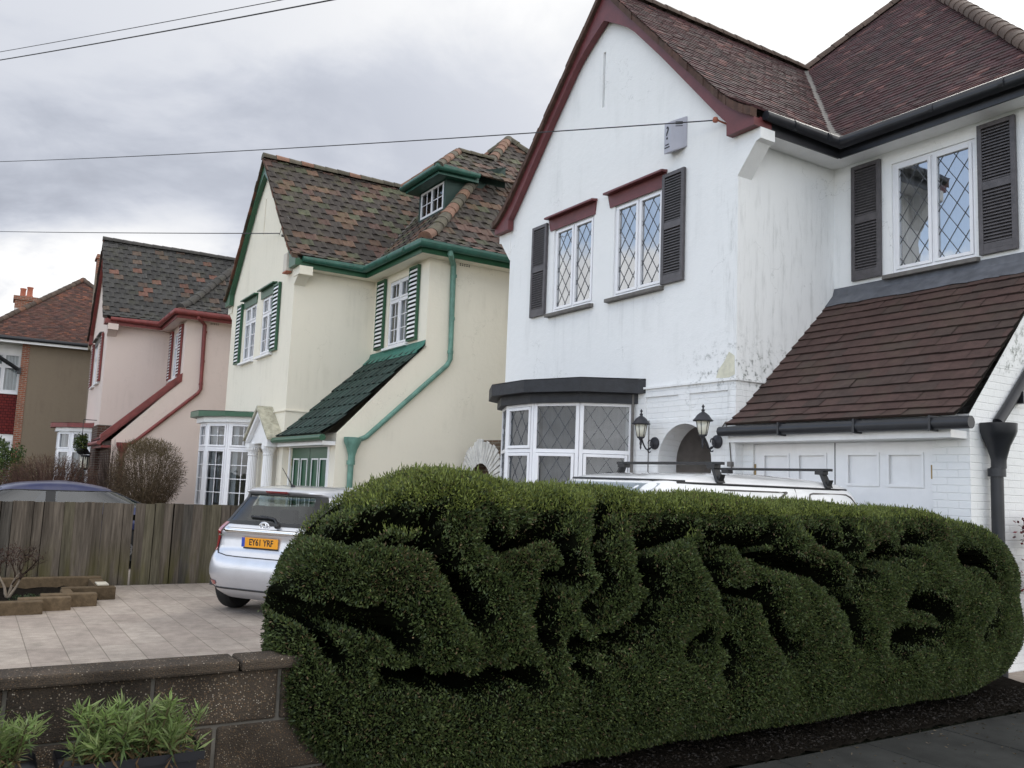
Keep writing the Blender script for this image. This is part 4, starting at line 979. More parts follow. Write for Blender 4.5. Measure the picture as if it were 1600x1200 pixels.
# ------------------------------------------------------------------ plank fence between the two drives
def plankcol(r):
    k = r.uniform(.75, 1.2); m = r.random()
    return (.098 * k, .082 * k, .066 * k) if m < .5 else ((.080 * k, .072 * k, .062 * k) if m < .8 else (.10 * k, .088 * k, .062 * k))
fz = thing('plank_fence', 'weathered grey close-boarded timber fence behind the silver car', 'fence', (-13.45, 0, 0))
b = MB(); y = -5.0; rnd = random.Random(21)
while y < 5.6:
    w = rnd.uniform(.128, .148); gap = rnd.choice([-.012, -.010, -.008, .002]) if abs(y - 1.97) > .07 else .03; lean = rnd.uniform(-.006, .006); zt = 1.145 + rnd.uniform(-.008, .008); c = plankcol(rnd)
    pts = [(0, y, -.02), (0, y + w, -.02), (0, y + w + lean, zt), (0, y + lean, zt + rnd.uniform(-.004, .004))]
    sx_ = rnd.choice([0, -.009]) ; b.prism([(p[0] + sx_ + rnd.uniform(-.002, .002) * 0, p[1], p[2]) for p in pts], (-.019 - rnd.uniform(0, .004), 0, 0), c)
    # a greenish stain climbs some boards from the ground
    y += w + gap
b.build('boards', 'fence', fz, colours=True)
b = MB()
for z in (.25, .9): b.box(-.075, -.03, -5, 5.6, z, z + .08)
b.build('rails', 'sleeper', fz)
b = MB()
for yy in (-3.6, -1.8, 0.05, 1.95, 3.8, 5.5):
    p = MB(); p.box(-.16, -.076, yy - .04, yy + .04, -.3, 1.12); p.build('post', 'sleeper', fz)

# ------------------------------------------------------------------ raised bed of sleepers
def slp(r): k = r.uniform(.8, 1.15); return (.125 * k, .09 * k, .055 * k)
rb = thing('raised_bed', 'stepped timber sleeper planting bed at the foot of the plank fence', 'planter', (0, 0, 0))
b = MB()
for (x0, x1, y0, y1, h) in ((-13.0, -12.85, -2.2, 1.66, .19), (-12.85, -12.05, 1.50, 1.66, .17), (-12.18, -12.02, 1.12, 1.73, .155), (-11.66, -11.50, .86, 1.46, .15), (-12.02, -11.66, 1.10, 1.22, .145), (-11.42, -11.26, .62, 1.16, .145), (-11.20, -11.04, -2.2, .86, .14)):
    b.box(x0, x1, y0, y1, -.02, h, slp(rnd))
b.build('sleepers', 'sleeper', rb, colours=True, bevel=.012)
b = MB(); n = 26
hm = [[.06 + rnd.uniform(-.02, .03) for i in range(n)] for j in range(n)]
b.add([(-12.84 + (1.70) * i / (n - 1), -2.1 + 3.6 * j / (n - 1), hm[j][i]) for j in range(n) for i in range(n)], [(j * n + i, j * n + i + 1, j * n + i + n + 1, j * n + i + n) for j in range(n - 1) for i in range(n - 1) if not ((-12.84 + 1.70 * i / (n - 1)) > -11.75 and (-2.1 + 3.6 * j / (n - 1)) > .7)])
b.build('bed_soil', 'soil', rb, smooth=True)
b = MB(); b.box(-12.35, -12.06, 1.52, 1.65, .172, .185); b.build('pale_offcut', plain('pale_cut_wood', (.5, .46, .38), .9, .2), rb)

# ------------------------------------------------------------------ leaves and twigs with numpy
def leaf_mesh(name, P, D, Wv, L, Wd, C, mat, parent=None, bend=0.0):
    """pointed leaves: base point P, direction D, width direction Wv, length L, width Wd, colour C"""
    n = len(P); D = D / np.linalg.norm(D, axis=1, keepdims=True); Wv = np.cross(D, Wv); Wv /= np.linalg.norm(Wv, axis=1, keepdims=True) + 1e-9
    L = L[:, None]; Wd = Wd[:, None]; Nn = np.cross(D, Wv)
    v = np.empty((n, 4, 3), np.float32)
    v[:, 0] = P; v[:, 1] = P + D * L * .5 + Wv * Wd * .5 + Nn * L * bend * .5; v[:, 2] = P + D * L - Nn * L * bend; v[:, 3] = P + D * L * .5 - Wv * Wd * .5 + Nn * L * bend * .5
    me = bpy.data.meshes.new(name); me.vertices.add(n * 4); me.vertices.foreach_set('co', v.ravel())
    me.loops.add(n * 4); me.loops.foreach_set('vertex_index', np.arange(n * 4, dtype=np.int32)); me.polygons.add(n)
    me.polygons.foreach_set('loop_start', np.arange(n, dtype=np.int32) * 4); me.polygons.foreach_set('loop_total', np.full(n, 4, np.int32))
    me.update(calc_edges=True)
    at = me.color_attributes.new('col', 'FLOAT_COLOR', 'POINT'); a = np.ones((n, 4, 4), np.float32); a[:, :, :3] = C[:, None, :]; at.data.foreach_set('color', a.ravel())
    me.materials.append(MT[mat]); o = bpy.data.objects.new(name, me); COL.objects.link(o)
    if parent is not None: o.parent = parent
    return o

def px_ray(u, v): return (FWD * F_PX + RGT * (u - 800) - UPV * (v - 600)).normalized()
def on_x(u, v, X): d = px_ray(u, v); t = (X - CAM.x) / d.x; return CAM + d * t

# ------------------------------------------------------------------ the sculpted conifer hedge
GROOVES = [  # carved furrows: outline read from the photograph, (points, width) in its pixels, laid on the hedge face
    ([(466, 804), (482, 806), (517, 810), (533, 817), (548, 829), (566, 832), (580, 824), (589, 808), (604, 799), (632, 796), (656, 803)], 13),
    ([(584, 826), (604, 829), (650, 838), (687, 847)], 7), ([(686, 792), (690, 812), (691, 834), (690, 846), (699, 866), (721, 907), (740, 930), (755, 957), (760, 976)], 16), ([(735, 925), (748, 950)], 24),
    ([(779, 836), (800, 853), (837, 834), (872, 818), (886, 803)], 17), ([(862, 824), (884, 812)], 25), ([(890, 822), (897, 842), (902, 868), (910, 888), (908, 904), (886, 908), (870, 908)], 15),
    ([(868, 908), (864, 930), (863, 955), (862, 990), (866, 1008)], 17), ([(977, 793), (966, 812), (955, 832), (948, 852), (946, 876)], 17), ([(962, 904), (956, 922), (945, 942), (930, 958)], 14),
    ([(900, 1013), (935, 1018), (965, 1010), (1002, 1000)], 17), ([(452, 955), (475, 960), (500, 967), (567, 966), (604, 972), (625, 992), (636, 1012)], 22),
    ([(612, 1062), (650, 1067), (700, 1072), (746, 1080), (775, 1068), (817, 1062), (846, 1064)], 15), ([(735, 1078), (760, 1076)], 22),
    ([(1100, 818), (1070, 822), (1048, 838), (1024, 846), (1016, 870), (1022, 895), (1034, 912), (1036, 932), (1030, 952), (1018, 978), (1002, 994)], 17),
    ([(1042, 834), (1085, 822)], 18), ([(1130, 824), (1150, 836), (1172, 836), (1192, 841), (1225, 841)], 9), ([(1146, 838), (1143, 858)], 8), ([(1122, 862), (1127, 878), (1130, 894)], 22), ([(1130, 894), (1140, 920), (1148, 938), (1158, 950)], 10),
    ([(1150, 938), (1180, 930), (1206, 930)], 12), ([(1178, 846), (1195, 863), (1215, 872), (1240, 877), (1265, 888), (1290, 893), (1305, 902), (1320, 922), (1336, 948)], 16), ([(1212, 869), (1250, 879)], 22),
    ([(1204, 930), (1203, 946), (1208, 962), (1213, 978), (1226, 992), (1246, 1016)], 13), ([(1294, 827), (1310, 836), (1326, 848), (1336, 860), (1348, 874), (1351, 888), (1354, 902), (1346, 920), (1338, 940), (1340, 962), (1345, 1000)], 14),
    ([(1298, 829), (1318, 842)], 20), ([(1352, 828), (1350, 850), (1345, 866)], 13), ([(1352, 905), (1364, 892), (1374, 876), (1392, 865), (1410, 864)], 22), ([(1410, 866), (1424, 872), (1434, 864), (1441, 848), (1451, 838), (1468, 838)], 11),
    ([(1526, 876), (1546, 874), (1568, 884), (1580, 904), (1584, 926), (1586, 950), (1576, 976), (1558, 992)], 13), ([(1526, 877), (1550, 875)], 22), ([(1440, 943), (1460, 946), (1480, 952), (1492, 968), (1488, 984), (1474, 998), (1450, 1002), (1422, 997), (1410, 1008)], 20),
    ([(1085, 1024), (1100, 1010), (1115, 1000)], 9), ([(520, 1010), (545, 1040)], 6), ([(1145, 1005), (1160, 1030), (1150, 1060)], 6), ([(905, 1040), (925, 1060)], 6)]
XF = -3.95
segs = []
for pts, w in GROOVES:
    q = [on_x(u, v, XF) for u, v in pts]
    for a, b_ in zip(q[:-1], q[1:]):
        d = ((a - CAM).length + (b_ - CAM).length) / 2; segs.append((a.y, a.z, b_.y, b_.z, w * d / F_PX * .5))
segs = np.array(segs)
def groove_depth(Y, Z):
    best = np.full(Y.shape, 9.0)
    wob = .012 * np.sin(Y * 31 + Z * 17) + .010 * np.sin(Z * 43 - Y * 23)
    for ay, az, by, bz, hw in segs:
        dy_, dz_ = by - ay, bz - az; t = np.clip(((Y - ay) * dy_ + (Z - az) * dz_) / (dy_ * dy_ + dz_ * dz_ + 1e-9), 0, 1)
        best = np.minimum(best, np.hypot(Y - ay - t * dy_, Z - az - t * dz_) - hw)
    best = best + wob
    best = best - .032; cut = np.clip(.5 - best / .016, 0, 1); cut = cut * cut * (3 - 2 * cut)
    return .48 * cut + .085 * np.exp(-np.maximum(best, 0) / .075) * (1 - cut)

hedge = thing('hedge', 'big clipped conifer hedge carved with deep swirling furrows on its front', 'hedge', (-4.62, 4.47, 0))
Yc, Ly, Xc, A_, Zc = 4.68, 3.46, -4.54, .62, .84
NU, NV = 960, 480
tt = np.linspace(-1, 1, NU); tt = np.sign(tt) * (1 - (1 - np.abs(tt)) ** 1.35)     # finer towards the ends
sg = lambda x, p: np.sign(x) * np.abs(x) ** p
_p = np.sign(np.linspace(-1, 1, 40001)) * 0 + np.linspace(-math.pi, math.pi, 40001)
_p = np.unique(np.concatenate([_p] + [c + sg(np.linspace(-1, 1, 4001), 5.0) * .4 for c in (-math.pi / 2, 0, math.pi / 2)] + [-math.pi + np.linspace(0, 1, 2001) ** 5 * .4, math.pi - np.linspace(0, 1, 2001) ** 5 * .4]))
_x, _z = A_ * sg(np.cos(_p), 2 / 3.4), .82 * np.where(np.sin(_p) > 0, sg(np.sin(_p), 2 / 3.0), sg(np.sin(_p), 2 / 4.6))
_s = np.concatenate([[0], np.cumsum(np.hypot(np.diff(_x), np.diff(_z)))])
ph = np.interp(np.linspace(0, _s[-1], NV + 1), _s, _p)                                  # even steps round the section
TTm, PH = np.meshgrid(tt, ph, indexing='ij')
Ym = Yc + Ly * TTm
e = np.clip(1 - np.abs(TTm) ** np.where(TTm < 0, 13.0, 4.4), 0, 1) ** (1 / 2.5)
ez = np.clip(1 - np.abs(TTm) ** np.where(TTm < 0, 7.0, np.where(np.sin(PH) < 0, 12.0, 4.4)), 0, 1) ** (1 / 2.3)
topz = np.interp(Ym, [1.1, 1.6, 2.1, 2.6, 3.4, 5.0, 6.0, 8.0], [1.69, 1.76, 1.775, 1.705, 1.665, 1.625, 1.60, 1.60]) - .02
cs_, sn_ = np.cos(PH), np.sin(PH)
Bz = np.where(sn_ > 0, topz - Zc, Zc - .03)
Xm = Xc + A_ * e * sg(cs_, 2 / 3.4); Zm = Zc + Bz * ez * np.where(sn_ > 0, sg(sn_, 2 / 3.0), sg(sn_, 2 / 4.6))
Xm = Xm - np.clip(.45 - Zm, 0, 1) ** 1.5 * .40 * (cs_ > 0) * np.clip((Ym - 1.9) / 1.5, .12, 1)                           # the foot of the face draws back
Ym = Ym - (Xm + 3.95) * .26 * np.clip((3.2 - Ym) / 1.8, 0, 1)
Xm = Xm + .07 * np.clip((2.8 - Ym) / 1.2, 0, 1) * (cs_ > 0)
lump = .030 * np.sin(Ym * 5.1 + Zm * 3.7) * np.sin(Zm * 6.3 - Ym * 2.2) + .016 * np.sin(Ym * 13 + 1) * np.sin(Zm * 11 + Ym * 4)
gd = groove_depth(Ym, Zm)
front = np.clip((cs_ + .02) / .25, 0, 1)
Xm = Xm + lump * front
tx, tz = Xc - Xm, np.where(Zm > 1.2, 1.2, np.where(Zm < .5, .5, Zm)) - Zm; tl = np.hypot(tx, tz) + 1e-6
cutd = np.minimum(gd * e ** .5 * np.clip((cs_ + .12) / .2, 0, 1), tl * .8)
Xm = Xm + tx / tl * cutd; Zm = Zm + tz / tl * cutd
Zm = Zm + .03 * np.sin(Ym * 6) * (sn_ > .6) * 0.6
G = np.stack([Xm, Ym, Zm], -1)
# core: added sheet for inner growth, blocks light, its shade painted near black
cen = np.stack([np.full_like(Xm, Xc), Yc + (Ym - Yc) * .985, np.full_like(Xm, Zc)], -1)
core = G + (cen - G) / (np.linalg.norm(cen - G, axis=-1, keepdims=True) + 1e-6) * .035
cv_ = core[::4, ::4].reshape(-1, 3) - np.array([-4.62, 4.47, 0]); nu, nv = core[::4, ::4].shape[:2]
me = bpy.data.meshes.new('shaded_core'); me.from_pydata([tuple(p) for p in cv_], [], [(i * nv + j, (i + 1) * nv + j, (i + 1) * nv + j + 1, i * nv + j + 1) for i in range(nu - 1) for j in range(nv - 1)])
me.materials.append(MT['hedgecore']); o = bpy.data.objects.new('shaded_core', me); COL.objects.link(o); o.parent = hedge
# leaf sprays over the surface
rs = np.random.RandomState(7)
du = G[1:, :-1] - G[:-1, :-1]; dv = G[:-1, 1:] - G[:-1, :-1]; cr = np.cross(dv, du); ar = np.linalg.norm(cr, axis=-1)
nrm = cr / (ar[..., None] + 1e-9)
outw = G[:-1, :-1] - cen[:-1, :-1]; nrm *= np.sign((nrm * outw).sum(-1, keepdims=True) + 1e-9)
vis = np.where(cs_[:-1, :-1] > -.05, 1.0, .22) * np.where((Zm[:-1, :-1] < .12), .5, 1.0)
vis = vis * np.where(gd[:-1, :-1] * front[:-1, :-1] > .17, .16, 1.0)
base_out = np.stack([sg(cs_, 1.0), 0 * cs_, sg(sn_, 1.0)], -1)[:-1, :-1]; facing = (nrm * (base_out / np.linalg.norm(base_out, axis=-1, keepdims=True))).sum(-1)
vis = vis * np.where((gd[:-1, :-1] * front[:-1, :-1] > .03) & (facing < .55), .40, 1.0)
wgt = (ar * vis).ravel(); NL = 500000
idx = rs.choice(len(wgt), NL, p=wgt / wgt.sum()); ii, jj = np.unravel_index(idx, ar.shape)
f1, f2 = rs.rand(NL, 1), rs.rand(NL, 1)
Pp = G[ii, jj] + du[ii, jj] * f1 + dv[ii, jj] * f2; Nn = nrm[ii, jj]
upw = np.array([0, 0, 1.0])
Dd = Nn * .75 + rs.normal(0, .50, (NL, 3)) + upw * .22
Pp = Pp - Nn * rs.uniform(.0, .028, (NL, 1))
Ll = rs.uniform(.012, .027, NL); Wl = rs.uniform(.0055, .0105, NL)
patch = np.sin(Pp[:, 1] * 3.1 + Pp[:, 2] * 4.3) * np.sin(Pp[:, 2] * 7.1 - Pp[:, 1] * 5.2)
mixr = rs.rand(NL); br_ = rs.uniform(.5, 1.85, NL)
Cc = np.tile(np.array([.050, .070, .022]), (NL, 1))
Cc[mixr > .55] = (.056, .078, .022); Cc[mixr > .80] = (.030, .048, .020); Cc[mixr > .93] = (.082, .094, .028)
brown = rs.rand(NL) < (.05 + .12 * (patch > .45) * (Pp[:, 2] > 1.1)); Cc[brown] = (.092, .066, .034)
newg_toplit = (Pp[:, 2] > 1.50) & (Nn[:, 2] > .35) & (rs.rand(NL) < .65); Cc[newg_toplit] = (.125, .150, .034)  # new growth, with light from above also painted into the leaf colour
Cc *= br_[:, None]
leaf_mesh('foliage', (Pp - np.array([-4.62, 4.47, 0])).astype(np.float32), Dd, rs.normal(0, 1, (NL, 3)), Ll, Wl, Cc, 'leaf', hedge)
# longer untrimmed shoots along the crown
sel = np.where((nrm[..., 2] > .55) & (Zm[:-1, :-1] > 1.35)); wt = ar[sel]; k = rs.choice(len(wt), 11000, p=wt / wt.sum())
Pk = G[sel[0][k], sel[1][k]] + rs.normal(0, .008, (11000, 3)); Dk = np.array([0, 0, 1.0]) + rs.normal(0, .30, (11000, 3)) + nrm[sel[0][k], sel[1][k]] * .3
Ck = np.tile(np.array([.125, .155, .036]), (11000, 1)) * rs.uniform(.6, 1.3, (11000, 1))
big = rs.rand(11000) ** 3
leaf_mesh('top_shoots', (Pk - np.array([-4.62, 4.47, 0])).astype(np.float32), Dk, rs.normal(0, 1, (11000, 3)), .015 + .035 * big, .006 + .004 * rs.rand(11000), Ck, 'leaf', hedge)
tk = MB(); rnd = random.Random(4)
for y in (1.9, 2.9, 3.9, 4.9, 5.9, 6.9): tk.tube([(rnd.uniform(-.1, .1), y - 4.47, -.05), (rnd.uniform(-.05, .15), y - 4.47 + .05, .25), (rnd.uniform(-.05, .05), y - 4.47, .6)], [.05, .04, .03], 7, (.05, .035, .025))
tk.build('stems', 'twig', hedge, colours=True, smooth=True)
# dead needles on the soil
n = 9000; P0 = np.stack([rs.uniform(-4.3, -3.87, n), rs.uniform(1.2, 8.0, n), np.full(n, .025) + rs.rand(n) * .03], -1)
lit = leaf_mesh('leaf_litter', P0.astype(np.float32), np.stack([rs.normal(0, 1, n), rs.normal(0, 1, n), rs.normal(0, .25, n)], -1), rs.normal(0, 1, (n, 3)), rs.uniform(.015, .04, n), rs.uniform(.006, .012, n), np.tile(np.array([.016, .012, .009]), (n, 1)) * rs.uniform(.4, 1.5, (n, 1)), 'leafsoft')
n = 420; P1 = np.stack([-3.86 + np.abs(rs.normal(0, .35, n)), rs.uniform(2.5, 9.0, n), np.full(n, .007) + rs.rand(n) * .006], -1); P0 = np.concatenate([P0, P1]); bpy.data.objects.remove(lit); n = len(P0)
lit = leaf_mesh('leaf_litter', P0.astype(np.float32), np.stack([rs.normal(0, 1, n), rs.normal(0, 1, n), rs.normal(0, .2, n)], -1), rs.normal(0, 1, (n, 3)), rs.uniform(.012, .035, n), rs.uniform(.005, .011, n), np.where(np.arange(n)[:, None] < 9000, np.array([[.016, .012, .009]]), np.array([[.07, .055, .035]])) * rs.uniform(.4, 1.6, (n, 1)), 'leafsoft')
tag(lit, kind='stuff', label='dead brown conifer needles littering the soil under the hedge', cat='leaf litter')
# ------------------------------------------------------------------ cars: bodies stacked from rounded plan outlines
def lerp(tab, z): return float(np.interp(z, [t[0] for t in tab], [t[1] for t in tab]))
class Body:
    def __init__(s, rear, front, half, expo, zs, nt=96):
        s.rear, s.front, s.half, s.expo, s.zs, s.nt = rear, front, half, expo, zs, nt
    def pt(s, th, z, off=0.0):
        a, b_ = lerp(s.rear, z), lerp(s.front, z); w = lerp(s.half, z); n = lerp(s.expo, z); yc, hl = (a + b_) / 2, (b_ - a) / 2
        c, q = math.cos(th), math.sin(th); f = lambda v, p: math.copysign(abs(v) ** p, v)
        return Vector(((w + off) * f(c, 2 / n), yc + (hl + off) * f(q, 2 / n), z))
    def at(s, x, z, rear=True, off=0.0):
        """point of the rear (or front) face at lateral position x"""
        w = lerp(s.half, z) + off; n = lerp(s.expo, z); c = max(-1, min(1, x / w)); a, b_ = lerp(s.rear, z), lerp(s.front, z); hl = (b_ - a) / 2 + off; q = (max(0, 1 - abs(c) ** n)) ** (1 / n)
        return Vector((x, (a + b_) / 2 + (-hl if rear else hl) * q, z))
    def side(s, y, z, sx=1, off=0.0):
        a, b_ = lerp(s.rear, z), lerp(s.front, z); w = lerp(s.half, z) + off; n = lerp(s.expo, z); hl = (b_ - a) / 2; k = max(-1, min(1, (y - (a + b_) / 2) / hl)); return Vector((sx * w * (max(0, 1 - abs(k) ** n)) ** (1 / n), y, z))
    def mesh(s, skip):
        mb = MB(); zs = s.zs; ths = [2 * math.pi * i / s.nt for i in range(s.nt)]
        for z in zs:
            for t in ths: mb.v.append(tuple(s.pt(t, z)))
        n = s.nt
        for i in range(len(zs) - 1):
            for j in range(n):
                j2 = (j + 1) % n; zc = (zs[i] + zs[i + 1]) / 2; c = (Vector(mb.v[i * n + j]) + Vector(mb.v[i * n + j2]) + Vector(mb.v[(i + 1) * n + j]) + Vector(mb.v[(i + 1) * n + j2])) / 4
                if skip(c): continue
                mb.f.append((i * n + j, i * n + j2, (i + 1) * n + j2, (i + 1) * n + j)); mb.mi.append(0); mb.c.append((1, 1, 1))
        for ring in (0, len(zs) - 1): mb.f.append([ring * n + j for j in range(n)]); mb.mi.append(0); mb.c.append((1, 1, 1))
        return mb
def patch(mb, fn, us, vs, mi=0):
    P = [[fn(u, v) for u in us] for v in vs]; o = len(mb.v)
    mb.add([p for r in P for p in r], [(j * len(us) + i, j * len(us) + i + 1, (j + 1) * len(us) + i + 1, (j + 1) * len(us) + i) for j in range(len(vs) - 1) for i in range(len(us) - 1)], mi=mi)
def lin(a, b_, n): return [a + (b_ - a) * i / n for i in range(n + 1)]
def wheel(parent, x, y, r, w, sx):
    xf = Matrix.Translation((x, y, r)) @ Matrix.Rotation(math.pi / 2 * sx, 4, 'Y')
    t = MB(); t.lathe([(r * .62, -w / 2), (r * .90, -w / 2), (r * .985, -w * .36), (r, -w * .15), (r, w * .15), (r * .985, w * .36), (r * .90, w / 2), (r * .62, w / 2)], 36, xf)
    wo = t.build('wheel', 'tyre', parent, smooth=True, angle=40)
    m = MB(); m.lathe([(r * .12, w * .44), (r * .60, w * .40), (r * .64, w * .47)], 30, xf)
    for i in range(10):
        a = 2 * math.pi * i / 10; m.tube([xf @ Vector((r * .1 * math.cos(a), r * .1 * math.sin(a), w * .46)), xf @ Vector((r * .6 * math.cos(a), r * .6 * math.sin(a), w * .47))], .018, 5)
    m.lathe([(r * .60, -w * .45), (r * .45, -w * .2), (r * .2, -w * .15)], 24, xf)
    m.build('rim', 'rim', wo, smooth=True, angle=40)
    return wo
def text_mesh(name, body, size, mat, parent, xf, sx=1.0, thick=0.0012):
    cu = bpy.data.curves.new('lettering', 'FONT'); cu.body = body; cu.size = size; cu.align_x = 'CENTER'; cu.align_y = 'CENTER'; cu.extrude = thick; cu.offset = 0.0022
    t = bpy.data.objects.new('lettering', cu); COL.objects.link(t); bpy.context.view_layer.update()
    me = bpy.data.meshes.new_from_object(t); bpy.data.objects.remove(t)
    me.name = name; me.transform(xf @ Matrix.Diagonal((sx, 1, 1, 1))); me.materials.clear(); me.materials.append(MT[mat])
    o = bpy.data.objects.new(name, me); COL.objects.link(o); o.parent = parent; return o

def silver_car():
    hd = Vector((-.56, .83, 0)).normalized(); rz = math.atan2(hd.y, hd.x) - math.pi / 2
    C_ = thing('parked_car', 'silver hatchback parked rear towards us between the hedge and the plank fence', 'car', (-10.03, 2.86, 0), rz)
    rear = [(.19, .20), (.25, .10), (.33, .045), (.45, .005), (.55, 0), (.64, .02), (.70, .055), (.73, .085), (.76, .10), (.90, .115), (.95, .09), (1.0, .12), (1.06, .19), (1.12, .24), (1.38, .44), (1.405, .40), (1.42, .34), (1.44, .33), (1.46, .36), (1.49, .52), (1.51, .80)]
    front = [(.19, 3.6), (.3, 3.72), (.5, 3.76), (.7, 3.68), (.85, 3.45), (.93, 3.05), (.98, 2.80), (1.1, 2.62), (1.4, 2.05), (1.46, 1.9), (1.51, 1.6)]
    half = [(.19, .74), (.28, .82), (.45, .868), (.7, .862), (.9, .84), (1.02, .80), (1.1, .765), (1.4, .625), (1.46, .57), (1.49, .52), (1.51, .40)]
    expo = [(.19, 6), (.5, 7), (.75, 6.5), (.95, 6.5), (1.1, 6), (1.4, 6), (1.46, 5), (1.51, 3.5)]
    zs = lin(.19, .72, 14) + lin(.735, 1.0, 9)[0:] + lin(1.03, 1.38, 10) + [1.395, 1.41, 1.425, 1.44, 1.455, 1.47, 1.485, 1.498, 1.51]
    B = Body(rear, front, half, expo, zs, 144)
    def skip(c):
        if 1.075 < c.z < 1.375:
            if abs(c.x) < .62 - (c.z - 1.03) * .30 and c.y < .9: return True
            if abs(c.x) < .60 - (c.z - 1.03) * .30 and c.y > 1.9: return True
            if abs(c.x) > .6 and .75 < c.y < 2.45 - (c.z - 1.03): return True
        return c.z < .64 and abs(c.x) > .6 and (abs(c.y - .60) < math.sqrt(max(0, .36 ** 2 - max(0, c.z - .3) ** 2)) or abs(c.y - 3.1) < math.sqrt(max(0, .36 ** 2 - max(0, c.z - .3) ** 2)))
    body = B.mesh(skip).build('body', 'silver', C_, smooth=True, angle=50)
    g = MB(); patch(g, lambda u, v: B.at(u * (.70 - (v - 1.0) * .33), v, True, .006), lin(-1, 1, 20), lin(1.06, 1.395, 10)); g.build('rear_window', 'carglass', C_, smooth=True)
    g = MB(); patch(g, lambda u, v: B.at(u * (.68 - (v - 1.0) * .30), v, False, .006), lin(-1, 1, 12), lin(1.0, 1.40, 6)); g.build('windscreen', 'carglass', C_, smooth=True)
    for sx in (1, -1):
        g = MB(); patch(g, lambda u, v: B.side(.72 + (v - 1) * .25 + u * (2.45 - (v - 1) - .72 - (v - 1) * .25), v, sx, .005), lin(0, 1, 10), lin(1.02, 1.385, 6)); g.build('side_window', 'carglass', C_, smooth=True)
    # black border printed round the rear glass
    g = MB(); patch(g, lambda u, v: B.at(u * (.72 - (v - 1.0) * .33), v, True, .009), lin(-1, 1, 20), lin(1.045, 1.085, 3))
    for sx in (1, -1): patch(g, lambda u, v: B.at(sx * (u - (v - 1.0) * .33), v, True, .008), lin(.60, .72, 4), lin(1.06, 1.395, 8))
    g.build('window_surround', 'blacktrim', C_, smooth=True)
    i_ = MB(); i_.box(-.66, .66, .35, 3.0, .22, .62)
    for x in (-.36, .36):
        i_.box(x - .22, x + .22, 1.0, 1.14, .6, 1.02); i_.box(x - .13, x + .13, 1.0, 1.09, 1.03, 1.2); i_.box(x - .22, x + .22, 1.85, 2.0, .6, 1.06); i_.box(x - .13, x + .13, 1.9, 2.0, 1.08, 1.28)
    i_.box(-.6, .6, 2.5, 2.8, .6, .98); i_.box(-.62, .62, .38, .8, .62, .9)
    i_.build('seats', 'seat', C_, bevel=.03)
    for sx in (1, -1):
        t = MB()
        def lens(u, v):
            k = (v - .73) / .33; a0 = 110.5 + 3 * (1 - k) ** 2; a1 = 129 + 9 * k - 6 * k * k
            a = math.radians(-(a0 + (a1 - a0) * u)); p_ = B.pt(a, v, .012); return Vector((-sx * p_.x, p_.y, p_.z))
        patch(t, lens, lin(0, 1, 10), lin(.73, 1.06, 14))
        to = t.build('tail_light', 'redlens', C_, smooth=True)
        r_ = MB(); patch(r_, lambda u, v: B.at(sx * u, v, True, .009), lin(.58, .79, 8), lin(.335, .385, 3)); r_.build('rear_reflector', 'redlens', C_, smooth=True)
    # tailgate shut line and bumper crease
    ln = MB(); pts = [B.at(-.69, 1.0, True, .004), B.at(-.675, .86, True, .004), B.at(-.655, .76, True, .004), B.at(-.60, .705, True, .004), B.at(-.45, .685, True, .004)] + [B.at(x, .68, True, .004) for x in lin(-.3, .3, 6)] + [B.at(.45, .685, True, .004), B.at(.60, .705, True, .004), B.at(.655, .76, True, .004), B.at(.675, .86, True, .004), B.at(.69, 1.0, True, .004)]
    ln.tube(pts, .0055, 5); ln.tube([B.at(x, .30 + .01, True, .0) for x in lin(-.7, .7, 14)], .012, 5); ln.build('shut_line', 'blacktrim', C_)
    ch = MB(); pts = [B.at(x, (.962 + .012) - .0 + .0 * (1 - abs(x) / .55), True, .012) for x in lin(-.56, .56, 18)]; ch.tube(pts, [.012] + [.033] * 17 + [.012], 8); ch.build('chrome_garnish', 'chrome', C_, smooth=True)
    z_p = .792; yq = lerp(rear, .84) - .004
    p = MB(); p.box(-.26, .26, yq - .022, yq - .010, z_p, z_p + .111); po_ = p.build('number_plate', 'plate', C_, bevel=.003)
    p = MB(); p.box(-.259, -.213, yq - .0235, yq - .022, z_p + .002, z_p + .109); p.build('blue_band', 'plateblue', po_)
    p = MB(); p.box(-.23, .26, yq - .021, yq - .009, z_p - .017, z_p - .001); p.build('plate_surround', 'blacktrim', po_)
    text_mesh('plate_lettering', 'EY61 YRF', .100, 'ink', po_, Matrix.Translation((.022, yq - .0225, z_p + .056)) @ Matrix.Rotation(math.pi / 2, 4, 'X'), .86)
    em = MB(); E_ = B.at(0, 1.035, True, .0) + Vector((0, -.012, 0))
    for (rx, rz_, dz_) in ((.070, .048, 0), (.024, .046, 0), (.046, .018, .020)):
        em.tube([E_ + Vector((rx * math.cos(a), -.004, dz_ + rz_ * math.sin(a))) for a in lin(0, 2 * math.pi, 28)], .0075, 6)
    em.build('badge', 'chrome', C_, smooth=True)
    sb = MB(); a_ = B.at(-.60, .90, True, .004); sb.box(a_.x - .05, a_.x + .05, a_.y - .006, a_.y + .004, a_.z, a_.z + .017); sb.build('model_script', 'chrome', C_)
    wp = MB(); pv = B.at(.20, 1.05, True, .03); wp.tube([pv, B.at(.10, 1.12, True, .04), B.at(-.12, 1.15, True, .035)], [.022, .013, .010], 6); wp.tube([B.at(.06, 1.125, True, .025), B.at(-.26, 1.135, True, .025)], .016, 6); wp.lathe([(.03, 0), (.03, .04), (.018, .05)], 12, Matrix.Translation(pv) @ Matrix.Rotation(math.pi / 2, 4, 'X')); wp.build('rear_wiper', 'blacktrim', C_, smooth=True, angle=50)
